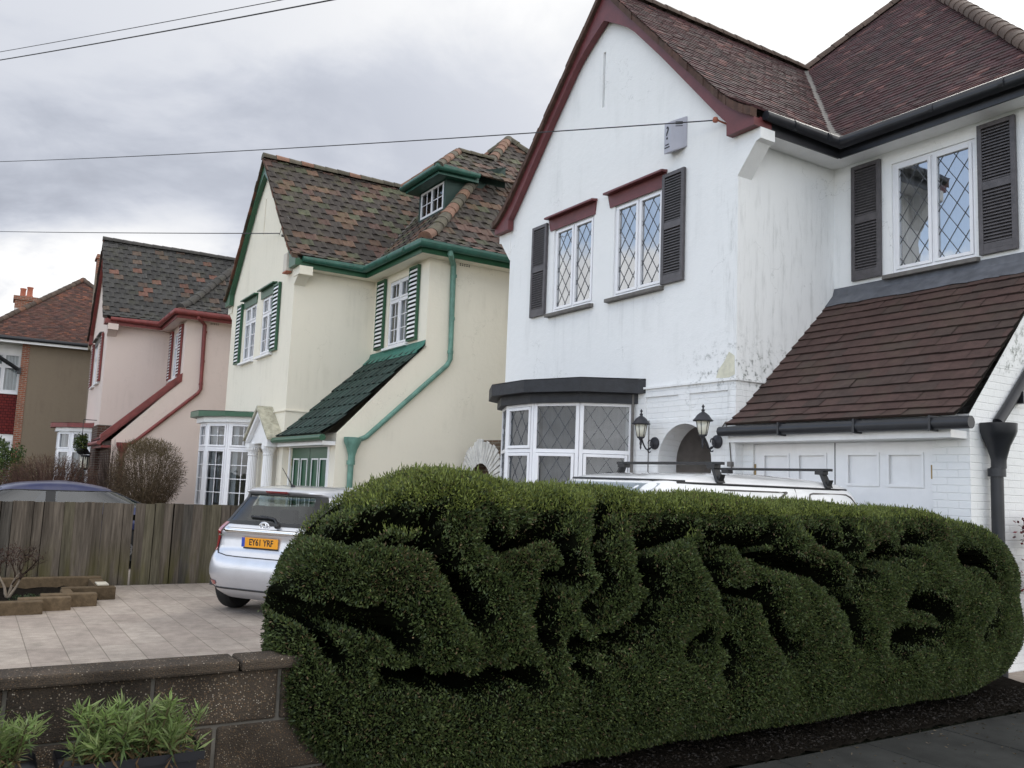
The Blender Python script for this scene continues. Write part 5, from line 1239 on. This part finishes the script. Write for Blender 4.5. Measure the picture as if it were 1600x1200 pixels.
    hb = MB(); patch(hb, lambda u, v: B.at(u, v, True, .012), lin(-.16, .16, 6), lin(1.405, 1.44, 3)); hb.build('high_brake_light', 'redlens', C_)
    an = MB(); an.tube([(-.0, .62, 1.495), (-.0, .40, 1.72)], [.008, .003], 6); an.lathe([(.03, 1.49), (.028, 1.51), (.012, 1.525)], 10, T3(0, .62, 0)); an.build('roof_aerial', 'blacktrim', C_)
    ub = MB(); ub.box(-.62, .62, .25, 3.5, .20, .30); ub.box(-.7, .7, .56, .64, .26, .33); ub.tube([(.35, .12, .24), (.35, .7, .26)], .03, 8); ub.build('underbody', 'blacktrim', C_)
    aw = MB()
    for yy in (.60, 3.1):
        for sx in (1, -1):
            aw.box(sx * .52 - .02, sx * .52 + .02, yy - .38, yy + .38, .2, .66)
            for a, b_ in zip(lin(0, math.pi, 10)[:-1], lin(0, math.pi, 10)[1:]): aw.quad((sx * .52, yy - .37 * math.cos(a), .3 + .35 * math.sin(a)), (sx * .83, yy - .37 * math.cos(a), .3 + .35 * math.sin(a)), (sx * .83, yy - .37 * math.cos(b_), .3 + .35 * math.sin(b_)), (sx * .52, yy - .37 * math.cos(b_), .3 + .35 * math.sin(b_)))
    aw.build('wheel_arch_liner', 'blacktrim', C_)
    for yy in (.60, 3.1):
        for sx in (1, -1): wheel(C_, sx * .735, yy, .305, .185, sx)
silver_car()

def blue_car():
    C_ = thing('parked_car', 'dark blue saloon whose roof and side windows show above the plank fence', 'car', (-16.35, -1.0, 0), 0)
    # faces along +y; side towards us
    rear = [(.2, .15), (.4, .02), (.6, 0), (.85, .08), (.95, .25), (1.0, .75), (1.05, .92), (1.30, 1.55), (1.345, 1.75), (1.37, 2.05), (1.385, 2.3)]
    front = [(.2, 4.25), (.5, 4.4), (.7, 4.3), (.85, 4.0), (.95, 3.85), (1.0, 3.72), (1.05, 3.60), (1.30, 3.02), (1.345, 2.8), (1.37, 2.6), (1.385, 2.45)]
    half = [(.2, .78), (.5, .85), (.8, .85), (.95, .80), (1.05, .75), (1.30, .62), (1.345, .57), (1.37, .48), (1.385, .3)]
    expo = [(.2, 5), (.9, 5), (1.05, 4.5), (1.3, 4.2), (1.345, 3.6), (1.385, 2.6)]
    zs = lin(.2, .95, 12) + lin(.98, 1.28, 12) + [1.295, 1.31, 1.325, 1.34, 1.352, 1.362, 1.372, 1.38, 1.385]
    B = Body(rear, front, half, expo, zs, 144)
    def win(y, z): 
        a = 1.0 + (z - 1.0) * 2.35; b_ = 3.64 - (z - 1.0) * 2.3
        return a < y < b_ and 1.0 < z < 1.225 and not abs(y - 2.17) < .06
    def skip(c):
        if abs(c.x) > .50 and win(c.y, c.z): return True
        if c.z > 1.01 and c.z < 1.25 and abs(c.x) < .48 and (c.y > 2.85 or c.y < 1.6): return True
        return c.z < .64 and abs(c.x) > .6 and (abs(c.y - .85) < math.sqrt(max(0, .36 ** 2 - max(0, c.z - .3) ** 2)) or abs(c.y - 3.45) < math.sqrt(max(0, .36 ** 2 - max(0, c.z - .3) ** 2)))
    B.mesh(skip).build('body', 'blue', C_, smooth=True, angle=50)
    for sx in (1, -1):
        for (f0, f1) in ((0, 1), (1, 2)):
            def yy(u, v):
                a = 1.0 + (v - 1.0) * 2.35 - .03; b_ = 3.66 - (v - 1.0) * 2.3; m = 2.17
                return (a + (m - .05 - a) * u) if f0 == 0 else (m + .05 + (b_ - m - .05) * u)
            g = MB(); patch(g, lambda u, v: B.side(yy(u, v), v, sx, .004), lin(0, 1, 12), lin(.99, 1.235, 8)); g.build('side_window', 'carglass2', C_, smooth=True)
        tr = MB(); tr.tube([B.side(1.0 + (z - 1.0) * 2.35 - .02, z, sx, .006) for z in lin(1.0, 1.22, 5)] + [B.side(y, 1.238, sx, .006) for y in lin(1.62, 2.98, 6)] + [B.side(3.66 - (z - 1.0) * 2.3, z, sx, .006) for z in lin(1.22, 1.0, 5)], .010, 5); tr.build('window_trim', 'blacktrim', C_)
        pb = MB(); patch(pb, lambda u, v: B.side(2.10 + .14 * u, v, sx, .007), lin(0, 1, 2), lin(.99, 1.235, 6)); pb.build('door_pillar', 'blacktrim', C_)
    for rr in (True, False):
        g = MB(); patch(g, lambda u, v: B.at(u * (.56 - (v - 1) * .40), v, rr, .004), lin(-1, 1, 10), lin(1.0, 1.26, 6)); g.build('rear_window' if rr else 'windscreen', 'carglass2', C_, smooth=True)
    i_ = MB(); i_.box(-.6, .6, .9, 3.4, .25, .7)
    for x in (-.36, .36):
        for y in (1.5, 2.5): i_.box(x - .2, x + .2, y, y + .14, .7, 1.0); i_.box(x - .12, x + .12, y, y + .1, 1.0, 1.17)
    i_.build('seats', 'seat', C_, bevel=.03)
    for y in (.85, 3.45):
        for sx in (1, -1): wheel(C_, sx * .74, y, .31, .19, sx)
blue_car()

def white_van():
    V_ = thing('parked_van', 'white panel van with black roof bars parked behind the hedge', 'van', (-6.20, 3.62, 0), 0)
    # front faces -y: the "rear" table is the nose
    nose = [(.2, .25), (.4, .02), (.6, 0), (.8, .1), (.95, .35), (1.05, .62), (1.45, 1.0), (1.62, 1.12), (1.70, 1.20), (1.75, 1.30), (1.785, 1.55), (1.81, 1.95), (1.825, 2.4)]
    tail = [(.2, 4.0), (.5, 4.10), (1.0, 4.08), (1.5, 4.03), (1.66, 3.99), (1.73, 3.95), (1.765, 3.88), (1.79, 3.72), (1.81, 3.5), (1.825, 3.3)]
    half = [(.2, .80), (.5, .86), (1.0, .85), (1.4, .79), (1.66, .735), (1.70, .715), (1.735, .69), (1.77, .63), (1.80, .50), (1.825, .28)]
    expo = [(.2, 6), (1.0, 7), (1.6, 7), (1.7, 6), (1.76, 5), (1.80, 3.8), (1.825, 3)]
    zs = lin(.2, 1.0, 10) + lin(1.04, 1.64, 14) + [1.66, 1.675, 1.69, 1.70, 1.715, 1.73, 1.745, 1.758, 1.77, 1.78, 1.79, 1.80, 1.81, 1.818, 1.825]
    B = Body(nose, tail, half, expo, zs, 160)
    def skip(c): return c.z < .64 and abs(c.x) > .6 and (abs(c.y - .8) < math.sqrt(max(0, .36 ** 2 - max(0, c.z - .3) ** 2)) or abs(c.y - 3.4) < math.sqrt(max(0, .36 ** 2 - max(0, c.z - .3) ** 2)))
    B.mesh(skip).build('body', 'van', V_, smooth=True, angle=50)
    for sx in (1, -1):
        s_ = MB(); s_.tube([B.side(y, 1.712, sx, .004) for y in lin(1.5, 3.93, 14)], .011, 6); s_.build('roof_gutter_strip', 'blacktrim', V_)
        w = MB(); pts = [(3.10, 1.62), (3.12, 1.655), (3.16, 1.665), (3.68, 1.665), (3.76, 1.64), (3.84, 1.58), (3.84, 1.2), (3.10, 1.2), (3.10, 1.62)]; w.tube([B.side(y, z, sx, .004) for y, z in pts], .008, 5)
        w.tube([B.side(2.93, z, sx, .003) for z in lin(1.0, 1.70, 8)], .004, 4); w.tube([B.side(y, 1.665, sx, .004) for y in lin(2.0, 2.8, 6)] + [B.side(1.95, 1.2, sx, .004)], .007, 5); w.build('panel_pressing', 'stone_sill', V_)
        g = MB(); patch(g, lambda u, v: B.side(1.12 + (v - 1.1) * .7 + u * (1.85 - 1.12 - (v - 1.1) * .7), v, sx, .005), lin(0, 1, 8), lin(1.08, 1.62, 6)); g.build('side_window', 'glass2', V_)
    g = MB(); patch(g, lambda u, v: B.at(u * (.72 - (v - 1.05) * .12), v, True, .006), lin(-1, 1, 14), lin(1.08, 1.70, 8)); g.build('windscreen', 'glass2', V_, smooth=True)
    g = MB(); g.tube([B.at(x, 1.725, True, .01) for x in lin(-.68, .68, 12)], .012, 6); g.build('windscreen_seal', 'blacktrim', V_)
    for y in (1.98, 3.43):
        b = MB(); zb = 1.895; b.box(-.72, .74, y - .018, y + .018, zb - .012, zb + .014)
        bo = b.build('roof_bar', 'blacktrim', V_, bevel=.004)
        for sx in (1, -1):
            f = MB(); f.prism([(sx * .69, y - .045, 1.725), (sx * .69, y + .045, 1.725), (sx * .60, y + .035, zb), (sx * .60, y - .035, zb)], (sx * .035, 0, 0)); f.prism([(sx * .70, y - .03, 1.70), (sx * .70, y + .03, 1.70), (sx * .74, y + .03, 1.80), (sx * .74, y - .03, 1.80)], (sx * -.03, 0, 0)); f.box(sx * .62 - .05, sx * .62 + .05, y - .04, y + .04, zb - .045, zb - .005); f.build('bar_foot', 'blacktrim', bo, bevel=.004)
    for y in (.8, 3.4):
        for sx in (1, -1): wheel(V_, sx * .76, y, .31, .19, sx)
white_van()

# ------------------------------------------------------------------ things fixed to the house fronts
def lantern(x, label):
    L = thing('wall_lantern', label, 'wall lamp', (-7.683 + x, 8.082 - .004, 2.275), 0, 'lanterns beside the arch')
    m = MB(); m.lathe([(.088, 0), (.085, .02), (.05, .035), (.02, .05)], 24, Matrix.Rotation(math.pi / 2, 4, 'X')); m.build('wall_plate', 'lampmetal', L, smooth=True, angle=50)
    a = MB(); pts = []
    for i in range(13): t = i / 12; pts.append((0, -.04 - .20 * t, -.02 - .10 * math.sin(t * math.pi * .9) + .09 * t * t))
    a.tube(pts, .011, 8); a.tube([(0, -.09 + .035 * math.cos(q), -.0 + .035 * math.sin(q)) for q in lin(-1.6, 3.6, 14)], .008, 6); a.tube([(0, -.10 + .03 * math.cos(q), -.10 + .03 * math.sin(q)) for q in lin(1.6, 5.6, 10)], .008, 6)
    a.lathe([(.004, -.10), (.014, -.07), (.010, -.05), (.018, -.02), (.014, .02), (.03, .05), (.05, .06), (.052, .075)], 14, T3(0, -.26, 0)); a.build('bracket', 'lampmetal', L, smooth=True, angle=50)
    g = MB(); g.lathe([(.050, .075), (.066, .14), (.085, .25)], 12, T3(0, -.26, 0)); go = g.build('lamp_glass', 'lampglass', L, smooth=True)
    rb_ = MB()
    for i in range(6): q = math.pi * 2 * i / 6; rb_.tube([(.052 * math.cos(q), -.26 + .052 * math.sin(q), .075), (.088 * math.cos(q), -.26 + .088 * math.sin(q), .252)], .005, 5)
    rb_.build('cage', 'lampmetal', L)
    c = MB(); c.lathe([(.125, .245), (.13, .255), (.10, .285), (.078, .32), (.045, .348), (.022, .36), (.018, .375), (.026, .385), (.012, .40), (.010, .415), (.020, .43), (.010, .447), (.002, .46)], 20, T3(0, -.26, 0)); c.build('lamp_cap', 'lampmetal', L, smooth=True, angle=50)
lantern(-1.49, 'grey scrolled wall lantern left of the white arched porch, beside the bay window')
lantern(-.30, 'grey scrolled wall lantern right of the white arched porch, towards the garage')

al = thing('alarm_box', 'grey alarm box with a black question mark emblem high on the white gable', 'alarm box', (-7.683 - 1.13, 8.082 - .002, 6.40), 0)
m = MB(); ax = [(-.17, 0, 0), (.17, 0, 0), (.17, 0, .47), (-.17, 0, .47)]; fx = [(-.055, -.16, -.09), (.02, -.16, -.09), (.02, -.13, .40), (-.055, -.13, .40)]
m.prism([(-.16, 0, 0), (.18, 0, 0), (.02, -.17, -.07), (-.115, -.17, -.07)], (0, 0, .45)); m.build('casing', 'alarm', al, bevel=.012)
left_n = Matrix.Translation((-.047, -.1715, .215)) @ Matrix.Rotation(math.pi / 2, 4, 'X')
text_mesh('question_mark', '?', .27, 'ink', al, left_n, .85, .002)
m = MB()
for z in (.02, -.02): pass
xr = Matrix.Translation((.100, -.0865, .0)) @ Matrix.Rotation(math.atan2(.17, .16), 4, 'Z')
for z in (.30, .33, .36): m.box(-.05, .05, -.0035, .002, z, z + .010, xf=xr)
xl_ = Matrix.Translation((-.047, -.170, .0))
for z, w in ((.045, .035), (.005, .05)): m.box(-w, w, -.0035, .002, z, z + .018, xf=xl_)
m.build('vent_slots', 'ink', al)
al2 = thing('alarm_box', 'weathered cream alarm box beside the eaves of the cream house gable', 'alarm box', (-18.674 - .36, 5.793 - .01, 6.18), math.radians(-.538))
m = MB(); m.prism([(-.17, 0, 0), (.17, 0, 0), (.13, -.13, 0), (-.13, -.13, 0)], (0, 0, .42)); m.build('casing', 'alarmold', al2, bevel=.012); m = MB(); m.box(-.14, .14, -.135, -.01, -.03, -.002); m.build('lower_cover', 'terracotta', al2)

# ------------------------------------------------------------------ garden wall with a whitewashed brick arch between the houses
gw = thing('garden_gate_wall', 'old brick side wall with a flaking whitewashed fan arch beside the bay', 'wall', (-15.95, 8.6, 0), 0)
b = MB(); gcx = 1.10; r0, r1 = .38, .86; cz = 1.62
def arc_p(r, i, n): a = math.pi * i / n; return (gcx - r * math.cos(a), 0, cz + r * math.sin(a))
wall(b, (0, 0, 0), (1, 0, 0), [(0.15, -.2), (2.6, -.2), (2.6, 2.44), (gcx - .1, 2.46), (.15, 1.6)], [(gcx - r0, gcx + r0, 0, cz + r0, 0.2)])
n = 24
for i in range(n):
    p, q = arc_p(r0, i, n), arc_p(r0, i + 1, n); b.quad(p, q, (q[0], 0, cz + r0), (p[0], 0, cz + r0)); b.quad(p, q, (q[0], .22, q[2]), (p[0], .22, p[2]))
b.box(.15, 2.6, .22, .24, -.2, 2.3); b.build('brickwork', 'brickgarden', gw)
b = MB(); rnd = random.Random(8); n = 21
for i in range(n):
    a0, a1 = math.pi * (i + .09) / n, math.pi * (i + .91) / n; rr1 = r1 * rnd.uniform(.93, 1.03)
    b.prism([(gcx - r * math.cos(a), -.03 - rnd.uniform(0, .012), cz + r * math.sin(a)) for r, a in ((r0, a0), (rr1, a0), (rr1, a1), (r0, a1))], (0, .028, 0))
b.build('fan_arch', 'whitewash', gw, bevel=.008)

# ------------------------------------------------------------------ overhead wires
def cable(label, a, b_, r, sag, w=40):
    a, b_ = Vector(a), Vector(b_); m = MB(); m.tube([a + (b_ - a) * (i / w) - Vector((0, 0, sag * 4 * (i / w) * (1 - i / w))) for i in range(w + 1)], r, 5)
    return tag(m.build('overhead_cable', 'cable'), label, 'cable', 'overhead cables')
def away(u, v, dist): return CAM + px_ray(u, v) * dist
cable('thin grey wire running to the bracket on the white house gable', away(-160, 256, 34), Vector((-7.683 - .26, 8.082 - .16, 6.50)), .009, .12)
cable('thin grey wire ending on the cream house gable', away(-160, 358, 52), Vector((-18.674 - 1.25, 5.793 - .05, 7.28)), .012, .05)
cable('thicker lower wire of the pair crossing the top left sky', away(-160, 119, 30), away(1200, -135, 11), .012, .10)
cable('thinner upper wire of the pair crossing the top left sky', away(-160, 108, 34), away(1200, -150, 12), .008, .08)
m = MB(); m.tube([(-.19, -.01, 6.46), (-.24, -.16, 6.50)], .012, 6); m.lathe([(.03, -.03), (.04, 0), (.03, .03)], 10, T3(-.25, -.17, 6.5)); m.build('wire_bracket', 'terracotta', h1)
m = MB(); m.tube([(-1.25, -.06, 7.28), (-1.1, -.03, 7.55), (-.8, -.03, 7.62), (-.6, -.03, 7.5)], .008, 5); m.tube([(-1.0, -.01, 7.2), (-1.0, -.08, 7.2)], .03, 6); m.build('wire_bracket', 'stone_sill', h2)

# ------------------------------------------------------------------ plants
def twig_bush(name, label, cat, loc, rad, hgt, n, colr, seed, part='twigs', thick=.006, zc=None, squash=1.0, parent=None, elmin=-.15, group=None, fuzz=0):
    rnd = random.Random(seed); root = thing(name, label, cat, loc, 0, group) if parent is None else parent
    m = MB()
    for i in range(n):
        a = rnd.uniform(0, 2 * math.pi); el = math.asin(rnd.uniform(elmin, 1)); r = rad * rnd.uniform(.75, 1.06); tip = Vector((r * math.cos(a) * math.cos(el), r * math.sin(a) * math.cos(el) * squash, (zc if zc is not None else hgt * .5) + (hgt * .5) * math.sin(el) * rnd.uniform(.9, 1.08)))
        b0 = Vector((rnd.uniform(-.12, .12) * rad, rnd.uniform(-.12, .12) * rad, rnd.uniform(0, .25) * hgt)); mid = b0 * .45 + tip * .55 + Vector((rnd.uniform(-.1, .1), rnd.uniform(-.1, .1), rnd.uniform(-.02, .12))) * rad
        k = rnd.uniform(.6, 1.4); w_ = max(0, tip.z / max(hgt, .1) - .9) * rnd.random(); c = tuple(q * k + a_ * w_ for q, a_ in zip(colr, (.05, .045, .005)))
        if math.sin(a * 5 + seed) * math.sin(el * 7 + seed) > .55 and rnd.random() < .6: continue
        m.tube([b0, mid, tip], [thick * 1.3, thick * .8, thick * .35], 3, c, cap=False)
        for s_ in range(3):
            p = mid.lerp(tip, rnd.uniform(0, .9)); d = (tip - mid).normalized() + Vector((rnd.uniform(-1, 1), rnd.uniform(-1, 1), rnd.uniform(-.5, 1))) * .8
            m.tube([p, p + d.normalized() * rad * rnd.uniform(.10, .26)], [thick * .6, thick * .25], 3, c, cap=False)
    m.build(part, 'twig', root, colours=True)
    if fuzz:
        rs = np.random.RandomState(seed); v = rs.normal(0, 1, (fuzz, 3)); v /= np.linalg.norm(v, axis=1, keepdims=True); v[:, 2] = np.where(v[:, 2] < elmin, -v[:, 2], v[:, 2])
        w = (.62 + .42 * rs.rand(fuzz, 1) ** .6) * (1 + .08 * np.sin(v[:, :1] * 6 + seed) * np.sin(v[:, 2:] * 7))
        P = v * w * np.array([rad, rad * squash, hgt * .5]) + np.array([0, 0, zc if zc is not None else hgt * .5])
        top = np.clip(v[:, 2:], 0, 1) * rs.rand(fuzz, 1); C = np.array([colr]) * rs.uniform(.5, 1.6, (fuzz, 1)) + top * np.array([[.05, .045, .008]])
        leaf_mesh('fine_twigs', P.astype(np.float32), v * .7 + rs.normal(0, .7, (fuzz, 3)) + np.array([0, 0, .25]), rs.normal(0, 1, (fuzz, 3)), rs.uniform(.06, .15, fuzz), rs.uniform(.006, .012, fuzz), C, 'twig', root)
    return root
def leaf_cloud(name, part_parent, loc0, n, cols, L, Wd, seed, shape, mat='leafsoft', up=.3, bend=.0):
    rs = np.random.RandomState(seed); P = shape(rs, n); D = rs.normal(0, 1, (n, 3)); D[:, 2] += up
    ci = rs.randint(0, len(cols), n); C = np.array(cols)[ci] * rs.uniform(.6, 1.35, (n, 1))
    return leaf_mesh(name, P.astype(np.float32), D, rs.normal(0, 1, (n, 3)), rs.uniform(L * .6, L * 1.2, n), rs.uniform(Wd * .7, Wd * 1.2, n), C, mat, part_parent, bend)
def blob(cx, cy, cz, rx, ry, rz, shell=.5):
    def f(rs, n):
        v = rs.normal(0, 1, (n, 3)); v /= np.linalg.norm(v, axis=1, keepdims=True); r = shell + (1 - shell) * rs.rand(n, 1) ** .5
        w = 1 + .16 * np.sin(v[:, :1] * 7 + 1) * np.sin(v[:, 2:] * 6) + .10 * np.sin(v[:, 1:2] * 13)
        return v * r * w * np.array([rx, ry, rz]) + np.array([cx, cy, cz])
    return f
twig_bush('globe_shrub', 'round leafless brown twiggy shrub in front of the pink house', 'shrub', (-22.0, 3.62, 0), .80, 1.62, 700, (.085, .062, .04), 5, thick=.0045, zc=1.50, elmin=-.75, fuzz=9000)
twig_bush('shrub', 'tall dark leafless shrub hugging the left side of the round twiggy shrub', 'shrub', (-22.9, 2.98, 0), .45, 2.1, 260, (.05, .035, .028), 6, thick=.006, zc=1.2)
twig_bush('bare_hedge', 'loose reddish brown bare hedge behind the blue car', 'hedge', (-24.2, 1.75, 0), .95, 1.75, 900, (.085, .05, .042), 7, thick=.006, zc=.95, squash=1.35, fuzz=4500)
g_ = thing('shrub', 'bushy evergreen shrub at the far left in front of the brown house', 'shrub', (-26.0, .55, 0))
leaf_cloud('foliage', g_, None, 9000, [(.05, .085, .02), (.08, .11, .025), (.035, .06, .02)], .085, .045, 3, blob(0, 0, 1.1, .9, .95, 1.1, .55))
twig_bush('shrub', '', '', None, .7, 1.9, 120, (.05, .035, .025), 12, part='stems', parent=g_)
hb_ = thing('hanging_basket', 'green trailing plant hanging at the brick porch of the pink house', 'plant', (-30.16 - .42, 3.41 - .40, 2.1))
leaf_cloud('foliage', hb_, None, 700, [(.04, .07, .02), (.12, .14, .03), (.03, .05, .02)], .09, .045, 8, blob(0, 0, .22, .20, .20, .30, .3))
m = MB(); m.lathe([(.02, -.12), (.10, -.07), (.15, .05), (.15, .07)], 14); m.tube([(0, 0, .1), (0, 0, 1.0)], .01, 5); m.tube([(0, 0, 1.0), (0, .38, 1.0)], .012, 5); m.build('basket', 'blacktrim', hb_)
pl_ = thing('porch_lantern', 'black lantern on the brick porch pier of the pink house', 'wall lamp', (-30.16 - .62, 3.41 - .24, 1.5))
m = MB(); m.lathe([(.16, .52), (.19, .50), (.06, .66), (.02, .74)], 6); m.lathe([(.10, .0), (.15, .48)], 6); m.tube([(0, 0, .1), (0, .18, .0)], .02, 6); m.build('lantern_body', 'black', pl_); 
m = MB()
for i in range(6): q = math.pi * 2 * (i + .5) / 6; m.box(-.045, .045, -.152 + .0, -.148, .08, .42, xf=Matrix.Rotation(q, 4, 'Z') @ Matrix.Translation((0, .02, 0)))
m.build('lantern_panes', 'lampglass', pl_)

# small gnarled bare tree in the raised bed
tr = thing('small_tree', 'small gnarled bare tree growing in the raised sleeper bed', 'tree', (-11.95, .55, .05))
m = MB(); rnd = random.Random(17)
def limb(p, d, L, r, lev, pale):
    pts = [p]; q = Vector(p); dd = Vector(d).normalized()
    for i in range(4): dd = (dd + Vector((rnd.uniform(-.3, .3), rnd.uniform(-.3, .3), rnd.uniform(-.12, .16)))).normalized(); q = q + dd * L / 4; pts.append(Vector(q))
    k = rnd.uniform(.8, 1.2); c = (.22 * k, .18 * k, .14 * k) if pale else (.045 * k, .030 * k, .022 * k)
    m.tube(pts, [r * (1 - .14 * i) for i in range(5)], 6 if r > .006 else 3, c)
    if lev:
        for i in range(3 if lev > 1 else 5): limb(pts[rnd.choice([2, 3, 4])], dd + Vector((rnd.uniform(-1.1, 1.1), rnd.uniform(-1.1, 1.1), rnd.uniform(-.15, .45))), L * rnd.uniform(.5, .75), r * .5, lev - 1, False)
for d, L in (((.0, .35, 1), .33), ((.05, -.5, .9), .30), ((-.3, .1, 1.1), .34)): limb(Vector((0, 0, 0)), d, L, .02, 3, True)
m.build('trunk', 'twig', tr, colours=True, smooth=True)
leaf_cloud('crown', tr, None, 900, [(.055, .026, .018), (.04, .022, .018)], .03, .012, 31, blob(0, -.02, .50, .36, .40, .12, .2))
lc = thing('ground_plant', 'low green spreading plant on the soil of the raised bed', 'plant', (-11.75, .85, .06)); leaf_cloud('foliage', lc, None, 700, [(.03, .055, .02), (.05, .07, .03)], .035, .014, 33, blob(0, 0, .02, .16, .30, .05, .1))

# red-leaved climber at the right edge
rl = thing('climbing_plant', 'red leaved twiggy plant against the white side wall at the right edge', 'plant', (-4.62, 8.98, 0))
def climber(rs, n):
    z = rs.uniform(.35, 1.55, n); k = .55 + .45 * np.sin(z * 9.0 + 1.3); y = .10 + rs.normal(0, .11, n) * (.5 + k) + .1 * np.sin(z * 4); x = .03 + np.abs(rs.normal(0, .05, n))
    keep = np.sin(z * 14 + .8) > -.75; z = np.where(keep, z, z + .12); return np.stack([x, y, z], -1)
leaf_cloud('foliage', rl, None, 2300, [(.12, .012, .018), (.18, .02, .03), (.08, .015, .018)], .05, .03, 41, climber)
m = MB(); rnd = random.Random(2)
for i in range(12): z = rnd.choice([1.35, 1.5, 1.0]); m.tube([(.02, .1, z * .6), (.03, .06, z), (.05 + rnd.uniform(-.05, .05), -.22 + rnd.uniform(-.05, .15), z + rnd.uniform(0, .28))], [.006, .005, .002], 3, (.06, .03, .025))
m.tube([(0.02, .1, 0), (.02, .1, 1.5)], [.015, .008], 5, (.06, .04, .03)); m.build('stems', 'twig', rl, colours=True)

# planters of long-leaved plants in front of the low wall
def planter(y, label, seed, hgt):
    P = thing('planter', label, 'planter', (-3.62, y, 0), 0, 'black planters by the low wall')
    m = MB(); w, d = .235, .105
    prof = [(.82, 0), (.96, .565), (1.06, .567), (1.06, .60)]
    for (s0, z0), (s1, z1) in zip(prof[:-1], prof[1:]):
        for a, b_ in (((-1, -1), (1, -1)), ((1, -1), (1, 1)), ((1, 1), (-1, 1)), ((-1, 1), (-1, -1))):
            m.quad((a[0] * d * s0, a[1] * w * s0, z0), (b_[0] * d * s0, b_[1] * w * s0, z0), (b_[0] * d * s1, b_[1] * w * s1, z1), (a[0] * d * s1, a[1] * w * s1, z1))
    m.quad((-d, -w, .57), (d, -w, .57), (d, w, .57), (-d, w, .57)); m.build('trough', 'planter', P)
    rs = np.random.RandomState(seed); stems = []; Ps = []; Ds = []; Ls = []; Cs = []; sm = MB()
    for i in range(84):
        b0 = np.array([rs.uniform(-.08, .08), rs.uniform(-.17, .17), .58]); tip = b0 + np.array([rs.normal(0, .05), rs.normal(0, .035), rs.uniform(.04, hgt * .78)]); sm.tube([tuple(b0), tuple((b0 + tip) / 2 + rs.normal(0, .012, 3)), tuple(tip)], [.004, .0035, .003], 3, (.07, .06, .03))
        q0 = rs.uniform(.75, 1.25)
        for k in range(rs.randint(16, 24)):                 # a rosette at the tip
            a = k * 2.4 + rs.uniform(-.3, .3); el = .15 + 1.1 * (k / 22.0) + rs.normal(0, .15); Ps.append(tip - np.array([0, 0, rs.uniform(0, .05)])); Ds.append((math.cos(a) * math.cos(el), math.sin(a) * math.cos(el), math.sin(el))); Ls.append(rs.uniform(.045, .085)); Cs.append(np.array((.15, .215, .065) if rs.rand() < .6 else (.20, .25, .095)) * q0 * rs.uniform(.7, 1.25))
        for k in range(9):
            p = b0 + (tip - b0) * rs.uniform(.2, .8); a = rs.uniform(0, 2 * math.pi); el = rs.uniform(-1.0, .4); Ps.append(p); Ds.append((math.cos(a) * math.cos(el), math.sin(a) * math.cos(el), math.sin(el))); Ls.append(rs.uniform(.035, .075)); Cs.append(np.array((.16, .11, .05) if rs.rand() < .45 else (.09, .14, .045)) * rs.uniform(.6, 1.2))
    for k in range(160):
        p = np.array([rs.uniform(-.1, .13), rs.uniform(-.24, .24), rs.uniform(.52, .62)]); Ps.append(p); Ds.append((rs.normal(.3, .4), rs.normal(0, .6), rs.normal(-.35, .4))); Ls.append(rs.uniform(.03, .09)); Cs.append(np.array((.15, .085, .04)) * rs.uniform(.5, 1.2))
    n = len(Ps); leaf_mesh('foliage', np.array(Ps, np.float32), np.array(Ds), rs.normal(0, 1, (n, 3)), np.array(Ls), rs.uniform(.006, .011, n), np.array(Cs), 'leafsoft', P, .12); sm.build('stems', 'twig', P, colours=True)
planter(.62, 'black trough planter of narrow green leaves below the block wall, the right and larger one', 51, .24)
planter(.06, 'black trough planter of narrow green leaves cut by the left edge of the photo', 52, .24)
